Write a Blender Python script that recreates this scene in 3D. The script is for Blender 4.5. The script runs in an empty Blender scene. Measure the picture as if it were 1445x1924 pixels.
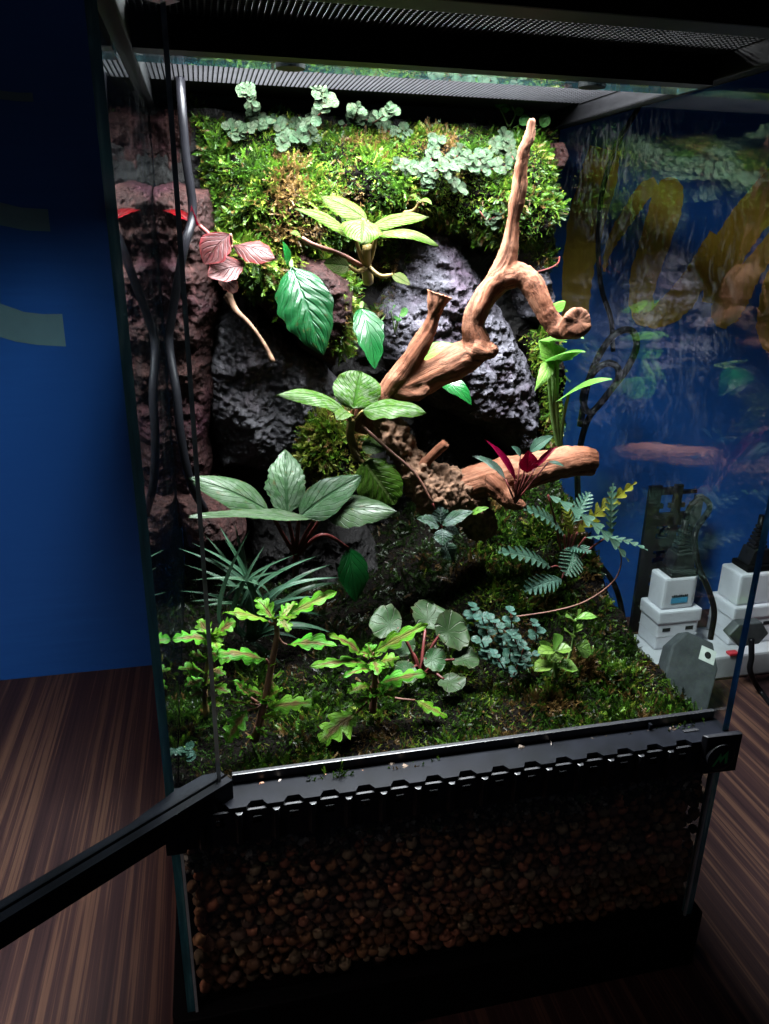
import bpy, bmesh, math, random
import numpy as np
from mathutils import Vector, Matrix

rnd = random.Random(11)
rng = np.random.default_rng(11)
S = bpy.context.scene
COL = S.collection
V3 = Vector

# ------------------------------------------------------------------ camera
CP = V3((0.0479, -0.4540, 0.6373))
yaw, pitch, roll, FPX = 0.2293, 0.3488, 0.0161, 1430.27
_f = V3((math.sin(yaw)*math.cos(pitch), math.cos(yaw)*math.cos(pitch), -math.sin(pitch)))
_r0 = V3((math.cos(yaw), -math.sin(yaw), 0)); _u0 = _r0.cross(_f)
_r = _r0*math.cos(roll) + _u0*math.sin(roll)
_u = -_r0*math.sin(roll) + _u0*math.cos(roll)
cam = bpy.data.objects.new('camera', bpy.data.cameras.new('camera')); COL.objects.link(cam)
cam.matrix_world = Matrix(((_r.x, _u.x, -_f.x, CP.x), (_r.y, _u.y, -_f.y, CP.y), (_r.z, _u.z, -_f.z, CP.z), (0, 0, 0, 1)))
cam.data.sensor_fit = 'HORIZONTAL'; cam.data.sensor_width = 36; cam.data.lens = 36*FPX/1445
cam.data.clip_start = 0.01; cam.data.clip_end = 60
S.camera = cam

# ------------------------------------------------------------------ world and fill lamps
W = bpy.data.worlds.new('World'); S.world = W; W.use_nodes = True
bg = W.node_tree.nodes['Background']
bg.inputs[0].default_value = (0.55, 0.65, 1.0, 1); bg.inputs[1].default_value = 0.006

def area(name, loc, target, sx, sy, power, color=(1, 1, 1)):
    l = bpy.data.lights.new(name, 'AREA'); l.shape = 'RECTANGLE'; l.size = sx; l.size_y = sy
    l.energy = power; l.color = color
    o = bpy.data.objects.new(name, l); COL.objects.link(o)
    o.location = loc
    o.rotation_euler = (V3(target) - V3(loc)).to_track_quat('-Z', 'Y').to_euler()
    return o
# fill lamp added up left, beam narrowed to the table and off the wall
rl = area('table_fill_light', (-0.75, -0.45, 1.25), (-0.30, 0.12, 0.0), 0.35, 0.35, 0.8, (1.0, 0.78, 0.74)); rl.data.spread = math.radians(50)
area('front_fill_light', (0.9, -2.2, 2.6), (0.2, 0.2, 0.2), 0.9, 0.5, 0.8, (1.0, 0.9, 0.85))  # unseen fill lamp added high in front to brighten the tank's lower front

S.view_settings.view_transform = 'Standard'; S.view_settings.look = 'None'
S.view_settings.exposure = 0.0; S.view_settings.gamma = 1.0
S.view_settings.use_curve_mapping = False
S.cycles.use_denoising = True
S.cycles.max_bounces = 10; S.cycles.transparent_max_bounces = 40
S.cycles.glossy_bounces = 5; S.cycles.diffuse_bounces = 3
S.cycles.sample_clamp_indirect = 4.0
S.cycles.caustics_reflective = False; S.cycles.caustics_refractive = False

# ------------------------------------------------------------------ helpers: picture measurements to points
def ray(x, y): return _f + (x-722.5)/FPX*_r - (y-962)/FPX*_u
def at(x, y, Y): d = ray(x, y); return CP + d*((Y-CP.y)/d.y)
def atz(x, y, z): d = ray(x, y); return CP + d*((z-CP.z)/d.z)
def atx(x, y, X): d = ray(x, y); return CP + d*((X-CP.x)/d.x)
def mm(px, P): return px*((P-CP).dot(_f))/FPX           # size of px pixels at P
def project(P):
    d = np.asarray(P) - np.array(CP); z = d @ np.array(_f)
    return np.stack([722.5 + FPX*(d @ np.array(_r))/z, 962 - FPX*(d @ np.array(_u))/z], -1)

# ------------------------------------------------------------------ helpers: noise
def _hash(i, j, k):
    h = (i*374761393 + j*668265263 + k*2147483647 + 12345) & 0xffffffff
    h = ((h ^ (h >> 13))*1274126177) & 0xffffffff
    return ((h ^ (h >> 16)) & 0xffff)/65535.0
def vnoise(P):
    P = np.asarray(P, dtype=np.float64); I = np.floor(P).astype(np.int64); f = P-I; f = f*f*f*(f*(f*6-15)+10)
    r = 0
    for a in (0, 1):
        for b in (0, 1):
            for c in (0, 1):
                w = (f[:, 0] if a else 1-f[:, 0])*(f[:, 1] if b else 1-f[:, 1])*(f[:, 2] if c else 1-f[:, 2])
                r = r + w*_hash(I[:, 0]+a, I[:, 1]+b, I[:, 2]+c)
    return r*2-1
def fbm(P, freq, octs=4, gain=.5):
    a, r = 1.0, 0
    for o in range(octs):
        r = r + a*vnoise(np.asarray(P)*freq + o*17.3); freq *= 2.03; a *= gain
    return r
def ridged(P, freq, octs=4, gain=.55):
    a, r = 1.0, 0
    for o in range(octs):
        r = r + a*(1-np.abs(vnoise(np.asarray(P)*freq + o*9.7))*2); freq *= 2.1; a *= gain
    return r

# ------------------------------------------------------------------ helpers: materials
def new_mat(name):
    m = bpy.data.materials.new(name); m.use_nodes = True
    nt = m.node_tree; b = nt.nodes['Principled BSDF']
    return m, nt, b
def nd(nt, t, ins=None, **kw):
    n = nt.nodes.new(t)
    for k, v in kw.items(): setattr(n, k, v)
    for k, v in (ins or {}).items():
        if isinstance(v, bpy.types.NodeSocket): nt.links.new(v, n.inputs[k])
        else: n.inputs[k].default_value = v
    return n
def mth(nt, op, a, b=None, c=None, clamp=False):
    ins = {0: a}
    if b is not None: ins[1] = b
    if c is not None: ins[2] = c
    return nd(nt, 'ShaderNodeMath', ins, operation=op, use_clamp=clamp).outputs[0]
def mixc(nt, fac, a, b, blend='MIX'):
    n = nt.nodes.new('ShaderNodeMix'); n.data_type = 'RGBA'; n.blend_type = blend
    for i, v in ((0, fac), (6, a), (7, b)):
        if isinstance(v, bpy.types.NodeSocket): nt.links.new(v, n.inputs[i])
        else: n.inputs[i].default_value = v if i == 0 else (*v, 1) if len(v) == 3 else v
    return n.outputs[2]
def ramp(nt, fac, stops, interp='LINEAR'):
    n = nt.nodes.new('ShaderNodeValToRGB'); n.color_ramp.interpolation = interp
    e = n.color_ramp.elements
    while len(e) < len(stops): e.new(0.5)
    for k, (p, c) in enumerate(stops):
        e[k].position = p; e[k].color = (*c, 1) if len(c) == 3 else c
    nt.links.new(fac, n.inputs[0]); return n.outputs[0]
def sstep(nt, x, lo, hi):
    n = nd(nt, 'ShaderNodeMapRange', {0: x, 1: lo, 2: hi}, interpolation_type='SMOOTHSTEP'); return n.outputs[0]
def noise_n(nt, vec, scale, detail=4, rough=.55, dist=0):
    n = nd(nt, 'ShaderNodeTexNoise', {'Scale': scale, 'Detail': detail, 'Roughness': rough, 'Distortion': dist})
    if vec is not None: nt.links.new(vec, n.inputs['Vector'])
    return n.outputs[0]
def objco(nt): return nd(nt, 'ShaderNodeNewGeometry').outputs['Position']
def bump(nt, b, h, strength=.5, dist=.002):
    n = nd(nt, 'ShaderNodeBump', {'Strength': strength, 'Distance': dist, 'Height': h}); nt.links.new(n.outputs[0], b.inputs['Normal'])

def simple(name, color, rough=.5, spec=.5, metal=0, var=.15, scale=60, bmp=0):
    m, nt, b = new_mat(name)
    p = objco(nt); n = noise_n(nt, p, scale)
    dark = tuple(c*(1-var*2) for c in color); lite = tuple(min(1, c*(1+var*2)) for c in color)
    nt.links.new(ramp(nt, n, [(.3, dark), (.7, lite)]), b.inputs['Base Color'])
    b.inputs['Roughness'].default_value = rough; b.inputs['Specular IOR Level'].default_value = spec
    b.inputs['Metallic'].default_value = metal
    if bmp: bump(nt, b, n, bmp, .001)
    return m

def glass_mat(name, tint=(.93, .97, .955), smear=.05, scale=18):
    m, nt, b = new_mat(name); nt.nodes.remove(b)
    out = nt.nodes['Material Output']
    fc = nd(nt, 'ShaderNodeLayerWeight', {'Blend': .5}).outputs['Facing']
    fr = mth(nt, 'MULTIPLY_ADD', mth(nt, 'POWER', fc, 5.0), .96, .04)
    tr = nd(nt, 'ShaderNodeBsdfTransparent', {'Color': (*tint, 1)})
    gl = nd(nt, 'ShaderNodeBsdfGlossy', {'Color': (.95, .98, 1, 1), 'Roughness': .0})
    mx = nd(nt, 'ShaderNodeMixShader', {0: fr, 1: tr.outputs[0], 2: gl.outputs[0]})
    p = objco(nt)
    n1 = noise_n(nt, nd(nt, 'ShaderNodeMapping', {'Vector': p, 'Scale': (1, 1, .55), 'Rotation': (.5, 0, 0)}).outputs[0], scale, 6, .7, 1.2)
    n2 = noise_n(nt, p, 4, 2)
    k = mth(nt, 'MULTIPLY', mth(nt, 'MULTIPLY', sstep(nt, n1, .5, .85), sstep(nt, n2, .35, .65)), smear)
    df = nd(nt, 'ShaderNodeBsdfDiffuse', {'Color': (.8, .85, .9, 1)})
    m2 = nd(nt, 'ShaderNodeMixShader', {0: k, 1: mx.outputs[0], 2: df.outputs[0]})
    nt.links.new(m2.outputs[0], out.inputs[0])
    return m
def edge_mat():
    m, nt, b = new_mat('glass_edge')
    p = objco(nt)
    n = noise_n(nt, nd(nt, 'ShaderNodeMapping', {'Vector': p, 'Scale': (1, 1, .12)}).outputs[0], 120, 3)
    nt.links.new(ramp(nt, n, [(.3, (.02, .10, .13)), (.55, (.05, .22, .27)), (.72, (.2, .5, .52))]), b.inputs['Base Color'])
    b.inputs['Roughness'].default_value = .12; b.inputs['Specular IOR Level'].default_value = .8
    b.inputs['Transmission Weight'].default_value = .35
    return m
M = {}
K = .33      # real leaf, moss and stone reflectance is low; the lamp is strong
def kx(c): return tuple(v*K for v in c)
M['glass'] = glass_mat('pane_glass', smear=.022, scale=60)
M['door_glass'] = glass_mat('door_glass', (.95, .975, .97), smear=.004, scale=9)
M['edge'] = edge_mat()
M['door_edge'] = simple('door_glass_edge', (.40, .50, .50), .15, .6, var=.3, scale=40)
M['silicone'] = simple('silicone_bead', (.34, .38, .40), .4, .4, var=.1)
M['black'] = simple('black_plastic', (.007, .007, .009), .36, .5, var=.2, scale=150, bmp=.05)
M['matt_black'] = simple('matt_black_plastic', (.003, .003, .0035), .6, .07)
M['ledge'] = simple('dusty_black_plastic', (.0035, .004, .006), .3, .16, var=.25, scale=40, bmp=.1)
M['mesh'] = simple('mesh_wire', (.0025, .0025, .003), .7, .06)
M['white'] = simple('white_plastic', (.62, .62, .68), .35, .5, var=.04, scale=25)
M['offwhite'] = simple('old_white_plastic', (.5, .5, .54), .45, .5, var=.06, scale=40)
M['grey'] = simple('grey_rubber', (.05, .055, .06), .5, .4, var=.15)
M['cable'] = simple('cable_rubber', (.004, .004, .005), .3, .08, var=.1)
M['red'] = simple('red_switch', (.6, .03, .05), .3, .5, var=.05)
M['blue_label'] = simple('blue_label', (.06, .3, .5), .5, .3, var=.05)
M['ink'] = simple('dark_ink', (.01, .01, .012), .6, .2)
M['paper'] = simple('label_paper', (.55, .58, .55), .6, .2, var=.06)
M['green_emblem'] = simple('green_emblem', (.06, .55, .15), .5, .3)
M['pale_paint'] = simple('pale_teal_paint', (.17, .30, .36), .6, .3, var=.05, scale=20)

def m_wall():
    m, nt, b = new_mat('blue_wall_paint'); p = objco(nt)
    mp = nd(nt, 'ShaderNodeMapping', {'Vector': p, 'Scale': (1.0, 1, 14)}).outputs[0]
    n = noise_n(nt, mp, 9, 5, .6); n2 = noise_n(nt, p, 3, 3)
    c = mixc(nt, n, (.018, .11, .46), (.028, .155, .60))
    c = mixc(nt, sstep(nt, n2, .4, .7), c, (.023, .13, .53))
    nt.links.new(c, b.inputs['Base Color']); b.inputs['Roughness'].default_value = .5
    b.inputs['Specular IOR Level'].default_value = .3; bump(nt, b, n, .25, .001); return m
M['wall'] = m_wall()
def m_mustard():
    m, nt, b = new_mat('mustard_brush_paint'); p = objco(nt)
    mp = nd(nt, 'ShaderNodeMapping', {'Vector': p, 'Scale': (1, 1, .12), 'Rotation': (0, .35, 0)}).outputs[0]
    n = noise_n(nt, mp, 120, 4, .6)
    nt.links.new(ramp(nt, n, [(.3, (.48, .27, .025)), (.65, (.62, .38, .045))]), b.inputs['Base Color'])
    b.inputs['Roughness'].default_value = .6; return m
M['mustard'] = m_mustard()
def m_table():
    m, nt, b = new_mat('dark_striped_veneer'); p = objco(nt)
    wob = noise_n(nt, p, 2.2, 2)
    sx = nd(nt, 'ShaderNodeSeparateXYZ', {0: p})
    x = mth(nt, 'ADD', sx.outputs[0], mth(nt, 'MULTIPLY', wob, .006))
    v1 = nd(nt, 'ShaderNodeCombineXYZ', {0: x, 1: mth(nt, 'MULTIPLY', sx.outputs[1], .009), 2: 0.0}).outputs[0]
    a = noise_n(nt, v1, 75, 3, .6); c_ = noise_n(nt, v1, 330, 3, .7)
    v2 = nd(nt, 'ShaderNodeCombineXYZ', {0: x, 1: mth(nt, 'MULTIPLY', sx.outputs[1], .03), 2: 0.0}).outputs[0]
    f_ = noise_n(nt, v2, 700, 2, .6)
    k = mth(nt, 'ADD', mth(nt, 'MULTIPLY', a, .62), mth(nt, 'MULTIPLY', c_, .38))
    col = ramp(nt, k, [(.36, (.012, .006, .008)), (.46, (.030, .014, .015)), (.52, (.045, .021, .019)), (.55, (.095, .046, .032)), (.66, (.125, .064, .042))])
    col = mixc(nt, mth(nt, 'MULTIPLY', f_, .5), col, (.03, .016, .016), 'MIX')
    nt.links.new(col, b.inputs['Base Color'])
    b.inputs['Roughness'].default_value = .5; b.inputs['Specular IOR Level'].default_value = .15; bump(nt, b, k, .25, .0006); return m
M['table'] = m_table()
def m_rock(name, stops, scale=22, pits=70, wet=.5, bs=.9, tint=None, spec=.25):
    stops = [(p_, kx(c_)) for p_, c_ in stops]; tint = kx(tint) if tint else None
    m, nt, b = new_mat(name); p = objco(nt)
    n = noise_n(nt, p, scale, 8, .62, .4); n2 = noise_n(nt, p, scale*5, 6, .7)
    vo = nd(nt, 'ShaderNodeTexVoronoi', {'Vector': p, 'Scale': pits}).outputs['Distance']
    col = ramp(nt, n, stops)
    if tint:
        n3 = noise_n(nt, p, 9, 3); col = mixc(nt, mth(nt, 'MULTIPLY', sstep(nt, n3, .5, .68), .75), col, tint)
    col = mixc(nt, mth(nt, 'MULTIPLY', sstep(nt, n2, .62, .42), .55), col, tuple(c*.35 for c in stops[0][1]))
    nt.links.new(col, b.inputs['Base Color'])
    nt.links.new(ramp(nt, n2, [(.35, (wet,)*3), (.65, (min(1, wet+.4),)*3)]), b.inputs['Roughness'])
    b.inputs['Specular IOR Level'].default_value = spec
    h = mth(nt, 'ADD', mth(nt, 'MULTIPLY', n2, .8), mth(nt, 'MULTIPLY', sstep(nt, vo, .0, .45), .55))
    bump(nt, b, h, bs, .006); return m
M['lava'] = m_rock('lavender_grey_lava_rock', [(.3, (0.0762, 0.0725, 0.0900)), (.5, (0.1787, 0.1725, 0.2063)), (.7, (0.2750, 0.2687, 0.3100))], 30, 170, .6, 1.0, (0.1875, 0.1187, 0.1812), .06)
M['slab'] = m_rock('wet_dark_slate', [(.3, (0.0525, 0.0510, 0.0600)), (.55, (0.1275, 0.1245, 0.1425)), (.75, (0.2250, 0.2220, 0.2475))], 20, 90, .35, .9, (0.1500, 0.1125, 0.1350))
M['cork'] = m_rock('purple_brown_rock', [(.3, (.022, .009, .008)), (.5, (.065, .024, .021)), (.7, (.13, .055, .046))], 34, 130, .4, 1.0, (.085, .02, .04), .1)
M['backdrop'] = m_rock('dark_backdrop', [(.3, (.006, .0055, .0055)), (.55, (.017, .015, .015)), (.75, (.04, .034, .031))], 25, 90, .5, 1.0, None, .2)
M['soil'] = m_rock('dark_wet_soil', [(.3, (.004, .003, .0025)), (.55, (.011, .008, .006)), (.75, (.03, .022, .014))], 60, 220, .7, 1.0, None, .04)

def vcol_mat(name, rough=.5, transl=.3, spec=.5, bmp=0):
    m, nt, b = new_mat(name)
    a = nd(nt, 'ShaderNodeVertexColor', layer_name='Col').outputs[0]
    nt.links.new(a, b.inputs['Base Color']); b.inputs['Roughness'].default_value = rough
    b.inputs['Specular IOR Level'].default_value = spec
    if bmp: bump(nt, b, noise_n(nt, objco(nt), 500, 4), bmp, .001)
    if transl:
        t = nd(nt, 'ShaderNodeBsdfTranslucent', {'Color': a})
        mx = nd(nt, 'ShaderNodeMixShader', {0: transl, 1: b.outputs[0], 2: t.outputs[0]})
        nt.links.new(mx.outputs[0], nt.nodes['Material Output'].inputs[0])
    return m
M['moss'] = vcol_mat('moss_fronds', .4, .3, .22)
M['pebble'] = vcol_mat('clay_pebble', .75, 0, .3, .5)
M['crumb'] = vcol_mat('soil_crumb', .7, 0, .4, .6)

def m_wood(name='peeled_driftwood', tone=1.2):
    m, nt, b = new_mat(name); b.inputs['Specular IOR Level'].default_value = .08
    p = objco(nt); q_ = nd(nt, 'ShaderNodeAttribute', attribute_name='grain').outputs['Vector']
    n = noise_n(nt, p, 35, 6, .6, .8); n2 = noise_n(nt, q_, 2.6, 7, .68, .5)
    n3 = noise_n(nt, q_, .55, 4, .6, .8)
    g = nd(nt, 'ShaderNodeVertexColor', layer_name='Col').outputs[0]
    col = ramp(nt, n, [(.28, (.22*tone, .075*tone, .038*tone)), (.5, (.42*tone, .165*tone, .09*tone)), (.72, (.56*tone, .27*tone, .165*tone))])
    col = mixc(nt, mth(nt, 'MULTIPLY', sstep(nt, n2, .54, .34), .6), col, (.12, .045, .03))
    col = mixc(nt, mth(nt, 'MULTIPLY', sstep(nt, n3, .52, .68), .5), col, (.52, .26, .165))
    col = mixc(nt, mth(nt, 'MULTIPLY', sstep(nt, noise_n(nt, p, 18, 4), .58, .72), .4), col, (.13, .06, .04))
    col = mixc(nt, 1.0, col, g, 'MULTIPLY'); col = mixc(nt, 1.0, col, (K, K, K), 'MULTIPLY')
    nt.links.new(col, b.inputs['Base Color']); b.inputs['Roughness'].default_value = .62
    bump(nt, b, n2, .9, .0022); return m
M['wood'] = m_wood()
M['root'] = simple('fibrous_root_mass', kx((.34, .19, .115)), .85, .2, var=.3, scale=140, bmp=.6)

def leaf_mat(name, c1, c2, vein, nv=7, k=.45, vs=.6, mot=None, mots=.5, edge=None, edges=.6, rough=.38, transl=.28, radial=False,
             center=None, centers=.7, back=None, bstr=.8, mscale=140, vw=.72, spec=.13):
    m, nt, b = new_mat(name)
    uv = nd(nt, 'ShaderNodeUVMap').outputs[0]
    s = nd(nt, 'ShaderNodeSeparateXYZ', {0: uv}); u, v = s.outputs[0], s.outputs[1]
    av = mth(nt, 'MULTIPLY', mth(nt, 'ABSOLUTE', mth(nt, 'SUBTRACT', v, .5)), 2.0)
    p = objco(nt)
    if radial:
        ang = mth(nt, 'ARCTAN2', mth(nt, 'SUBTRACT', v, .5), mth(nt, 'SUBTRACT', u, .28))
        t = mth(nt, 'FRACT', mth(nt, 'MULTIPLY_ADD', ang, nv/6.283, .5+.04))
        wob = noise_n(nt, p, 160, 3); t = mth(nt, 'FRACT', mth(nt, 'ADD', t, mth(nt, 'MULTIPLY', mth(nt, 'SUBTRACT', wob, .5), .35)))
    else:
        t = mth(nt, 'FRACT', mth(nt, 'MULTIPLY', mth(nt, 'SUBTRACT', u, mth(nt, 'MULTIPLY', av, k)), float(nv)))
    d = mth(nt, 'MULTIPLY', mth(nt, 'ABSOLUTE', mth(nt, 'SUBTRACT', t, .5)), 2.0)
    lat = sstep(nt, d, vw, 1.0)
    mid = sstep(nt, av, .11, .02)
    vm = mth(nt, 'MAXIMUM', mth(nt, 'MULTIPLY', lat, mth(nt, 'SUBTRACT', 1.0, mth(nt, 'MULTIPLY', av, .5))), mid) if not radial else lat
    n = noise_n(nt, p, 45, 4)
    col = mixc(nt, sstep(nt, n, .35, .65), c1, c2)
    if mot:
        n4 = noise_n(nt, p, mscale, 5, .65)
        pat = mth(nt, 'MULTIPLY', mth(nt, 'MULTIPLY', sstep(nt, n4, .42, .58), mots), mth(nt, 'SUBTRACT', 1.0, mth(nt, 'MULTIPLY', vm, .8)))
        col = mixc(nt, pat, col, mot)
    if center:
        n5 = noise_n(nt, p, 70, 3)
        cm = sstep(nt, mth(nt, 'ADD', av, mth(nt, 'MULTIPLY', mth(nt, 'SUBTRACT', n5, .5), 1.2)), .5, .15)
        cm = mth(nt, 'MULTIPLY', cm, mth(nt, 'MULTIPLY', sstep(nt, u, .02, .25), sstep(nt, u, 1.0, .72)))
        col = mixc(nt, mth(nt, 'MULTIPLY', cm, centers), col, center)
    col = mixc(nt, mth(nt, 'MULTIPLY', vm, vs), col, vein)
    if edge: col = mixc(nt, mth(nt, 'MULTIPLY', sstep(nt, av, .72, 1.0), edges), col, edge)
    eb = mth(nt, 'ADD', av, mth(nt, 'MULTIPLY', mth(nt, 'SUBTRACT', noise_n(nt, p, 110, 4), .5), 1.1))
    eb = mth(nt, 'MAXIMUM', sstep(nt, eb, 1.02, 1.25), sstep(nt, mth(nt, 'ADD', u, mth(nt, 'MULTIPLY', mth(nt, 'SUBTRACT', noise_n(nt, p, 90, 3), .5), .5)), 1.0, 1.12))
    col = mixc(nt, mth(nt, 'MULTIPLY', eb, .7), col, (.13, .085, .03))
    bl = noise_n(nt, p, 230, 3, .6); b2 = noise_n(nt, p, 60, 2)
    col = mixc(nt, mth(nt, 'MULTIPLY', mth(nt, 'MULTIPLY', sstep(nt, bl, .60, .70), sstep(nt, b2, .45, .6)), .7), col, (.10, .07, .025))
    ri = nd(nt, 'ShaderNodeObjectInfo').outputs['Random']
    hs = nd(nt, 'ShaderNodeHueSaturation', {'Hue': mth(nt, 'MULTIPLY_ADD', ri, .03, .485), 'Saturation': 1.1, 'Value': mth(nt, 'MULTIPLY_ADD', ri, .4, .8), 'Color': col}).outputs[0]
    if back:
        bf = nd(nt, 'ShaderNodeNewGeometry').outputs['Backfacing']; hs = mixc(nt, bf, hs, back)
    hs = mixc(nt, 1.0, hs, (K, K, K), 'MULTIPLY')
    nt.links.new(hs, b.inputs['Base Color'])
    b.inputs['Roughness'].default_value = rough; b.inputs['Specular IOR Level'].default_value = spec
    h = mth(nt, 'SUBTRACT', mth(nt, 'MULTIPLY', noise_n(nt, p, 300, 3), .25), vm)
    bump(nt, b, h, bstr, .0012)
    tl = nd(nt, 'ShaderNodeBsdfTranslucent', {'Color': hs})
    mx = nd(nt, 'ShaderNodeMixShader', {0: transl, 1: b.outputs[0], 2: tl.outputs[0]})
    nt.links.new(mx.outputs[0], nt.nodes['Material Output'].inputs[0])
    return m
M['pilea'] = leaf_mat('pale_round_leaf', (.055, .105, .055), (.085, .14, .08), (.05, .09, .045), 4, .4, .3, mot=(.11, .11, .085), mots=.45, rough=.5, transl=.2, spec=.04)
M['pilea_floor'] = leaf_mat('bluegreen_round_leaf', (.068, .162, .119), (.111, .212, .170), (.060, .128, .093), 4, .4, .3, rough=.45)
M['sprig'] = leaf_mat('fresh_green_leaf', (0.0910, 0.2940, 0.0840), (0.1400, 0.3500, 0.1120), (0.2100, 0.3500, 0.1400), 5, .4, .3, rough=.35)
M['redleaf'] = leaf_mat('pink_brown_leaf', (.112, .036, .030), (.152, .060, .052), (.040, .008, .008), 5, .55, .6, mot=(.160, .096, .088), mots=.4, edge=(.360, .072, .056), edges=.6, rough=.42, transl=.12)
M['scarlet'] = leaf_mat('scarlet_leaf', (.300, .018, .018), (.360, .036, .030), (.210, .012, .012), 5, .5, .4, rough=.35, transl=.25)
M['crimson'] = leaf_mat('crimson_leaf', (.30, .012, .03), (.40, .02, .04), (.16, .005, .01), 5, .5, .5, rough=.35)
M['varieg'] = leaf_mat('cream_veined_leaf', (.115, .135, .055), (.15, .165, .075), (.028, .085, .006), 9, .5, .9, mot=(.045, .12, .010), mots=.6, edge=(.06, .15, .012), edges=.9, rough=.45, transl=.15, mscale=260, vw=.55, spec=.03)
M['episcia'] = leaf_mat('silver_green_leaf', (0.0510, 0.1190, 0.0187), (0.0723, 0.1487, 0.0255), (0.0298, 0.0850, 0.0119), 9, .5, .6, mot=(0.1615, 0.1997, 0.1275), mots=.7, edge=(0.0723, 0.1445, 0.0255), edges=.7, rough=.36, transl=.18, mscale=220, spec=.06)
M['quilt'] = leaf_mat('olive_quilted_leaf', (.09, .19, .03), (.12, .23, .045), (.28, .36, .14), 7, .5, .65, rough=.36, transl=.2)
M['ribbed'] = leaf_mat('glossy_ribbed_leaf', (0.0119, 0.0892, 0.0238), (0.0204, 0.1190, 0.0382), (0.0340, 0.1615, 0.0638), 8, .42, .4, rough=.32, transl=.15, bstr=.9, vw=.5, spec=.25)
M['deepgreen'] = leaf_mat('deep_green_leaf', (.02, .15, .03), (.035, .20, .045), (.07, .26, .08), 5, .5, .3, rough=.25, transl=.2, spec=.3)
M['silver'] = leaf_mat('silvery_large_leaf', (.055, .115, .05), (.085, .15, .075), (.022, .06, .024), 6, .55, .6, mot=(.15, .20, .145), mots=.6, edge=(.05, .11, .045), edges=.6, rough=.33, transl=.1, back=(.122, .022, .022), vw=.82, spec=.1)
M['grass'] = leaf_mat('grey_green_blade', (.055, .14, .075), (.10, .20, .13), (.15, .26, .18), 1, 0, .3, rough=.4, transl=.2)
M['coleus'] = leaf_mat('coleus_leaf', (.14, .46, .06), (.23, .55, .08), (.26, .25, .08), 6, .5, .3, center=(.30, .055, .075), centers=.7, rough=.5, transl=.25)
M['coleus_green'] = leaf_mat('coleus_green_leaf', (.15, .48, .05), (.28, .58, .08), (.24, .42, .1), 6, .5, .3, center=(.34, .10, .07), centers=.55, rough=.5, transl=.25)
M['sax'] = leaf_mat('veined_round_leaf', (.035, .085, .03), (.055, .11, .045), (.24, .27, .20), 11, .4, .75, edge=(.09, .12, .06), rough=.5, transl=.12, radial=True, vw=.84)
M['succulent'] = leaf_mat('apple_green_leaf', (.22, .44, .09), (.32, .54, .15), (.3, .5, .2), 3, .4, .3, rough=.35, transl=.35)
M['pinnate'] = leaf_mat('bluegreen_pinnate_leaf', (.090, .203, .143), (.135, .255, .188), (.188, .300, .225), 6, .4, .3, rough=.4, transl=.2)
M['pinnate_y'] = leaf_mat('yellow_pinnate_leaf', (.36, .40, .05), (.42, .46, .10), (.4, .3, .1), 6, .4, .3, rough=.4, transl=.3)
M['syngon'] = leaf_mat('lime_arrow_leaf', (.22, .52, .10), (.32, .62, .17), (.52, .70, .28), 5, .5, .5, rough=.35, transl=.35)
M['tinyplant'] = leaf_mat('silver_plantlet_leaf', (.056, .126, .070), (.091, .175, .112), (.315, .385, .364), 6, .5, .7, mot=(.280, .350, .350), mots=.5, rough=.4, transl=.15)
M['stem_tan'] = simple('tan_stem', kx((.33, .24, .08)), .45, .15, var=.15, scale=90)
M['stem_pink'] = simple('pinkish_stem', kx((.36, .17, .12)), .45, .15, var=.2, scale=90)
M['stem_red'] = simple('red_stem', kx((.22, .05, .045)), .45, .15, var=.2, scale=90)
M['stem_green'] = simple('green_stem', kx((.20, .36, .10)), .45, .15, var=.15, scale=90)

# ------------------------------------------------------------------ helpers: objects
def tag(o, label=None, cat=None, group=None, kind=None):
    if label: o['label'] = label
    if cat: o['category'] = cat
    if group: o['group'] = group
    if kind: o['kind'] = kind
    return o
def empty(name, loc, label, cat, group=None):
    o = bpy.data.objects.new(name, None); COL.objects.link(o); o.location = loc; o.empty_display_size = .02
    return tag(o, label, cat, group)
def org(p):
    v = V3((0, 0, 0))
    while p is not None: v = v + p.location; p = p.parent
    return v
def mk(name, V, F, mat, parent=None, smooth=True, uv=None, col=None, mats=None, midx=None):
    o_ = org(parent); V = np.asarray(V, dtype=np.float64) - np.array(o_)
    me = bpy.data.meshes.new(name); me.from_pydata(V.tolist(), [], F if isinstance(F, list) else F.tolist())
    me.materials.append(M[mat] if isinstance(mat, str) else mat)
    for m in mats or []: me.materials.append(M[m])
    if midx is not None: me.polygons.foreach_set('material_index', np.asarray(midx, dtype=np.int32))
    if smooth: me.polygons.foreach_set('use_smooth', np.ones(len(me.polygons), dtype=bool))
    if uv is not None:
        l = me.uv_layers.new(name='UVMap'); idx = np.empty(len(me.loops), dtype=np.int32); me.loops.foreach_get('vertex_index', idx)
        l.data.foreach_set('uv', np.asarray(uv, dtype=np.float32)[idx].ravel())
    if col is not None:
        a = me.color_attributes.new('Col', 'FLOAT_COLOR', 'POINT')
        c4 = np.ones((len(V), 4), dtype=np.float32); c4[:, :3] = col; a.data.foreach_set('color', c4.ravel())
    me.update()
    o = bpy.data.objects.new(name, me); COL.objects.link(o); o.parent = parent
    return o
CF = [(0, 1, 3, 2), (4, 6, 7, 5), (0, 4, 5, 1), (2, 3, 7, 6), (0, 2, 6, 4), (1, 5, 7, 3)]
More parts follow.
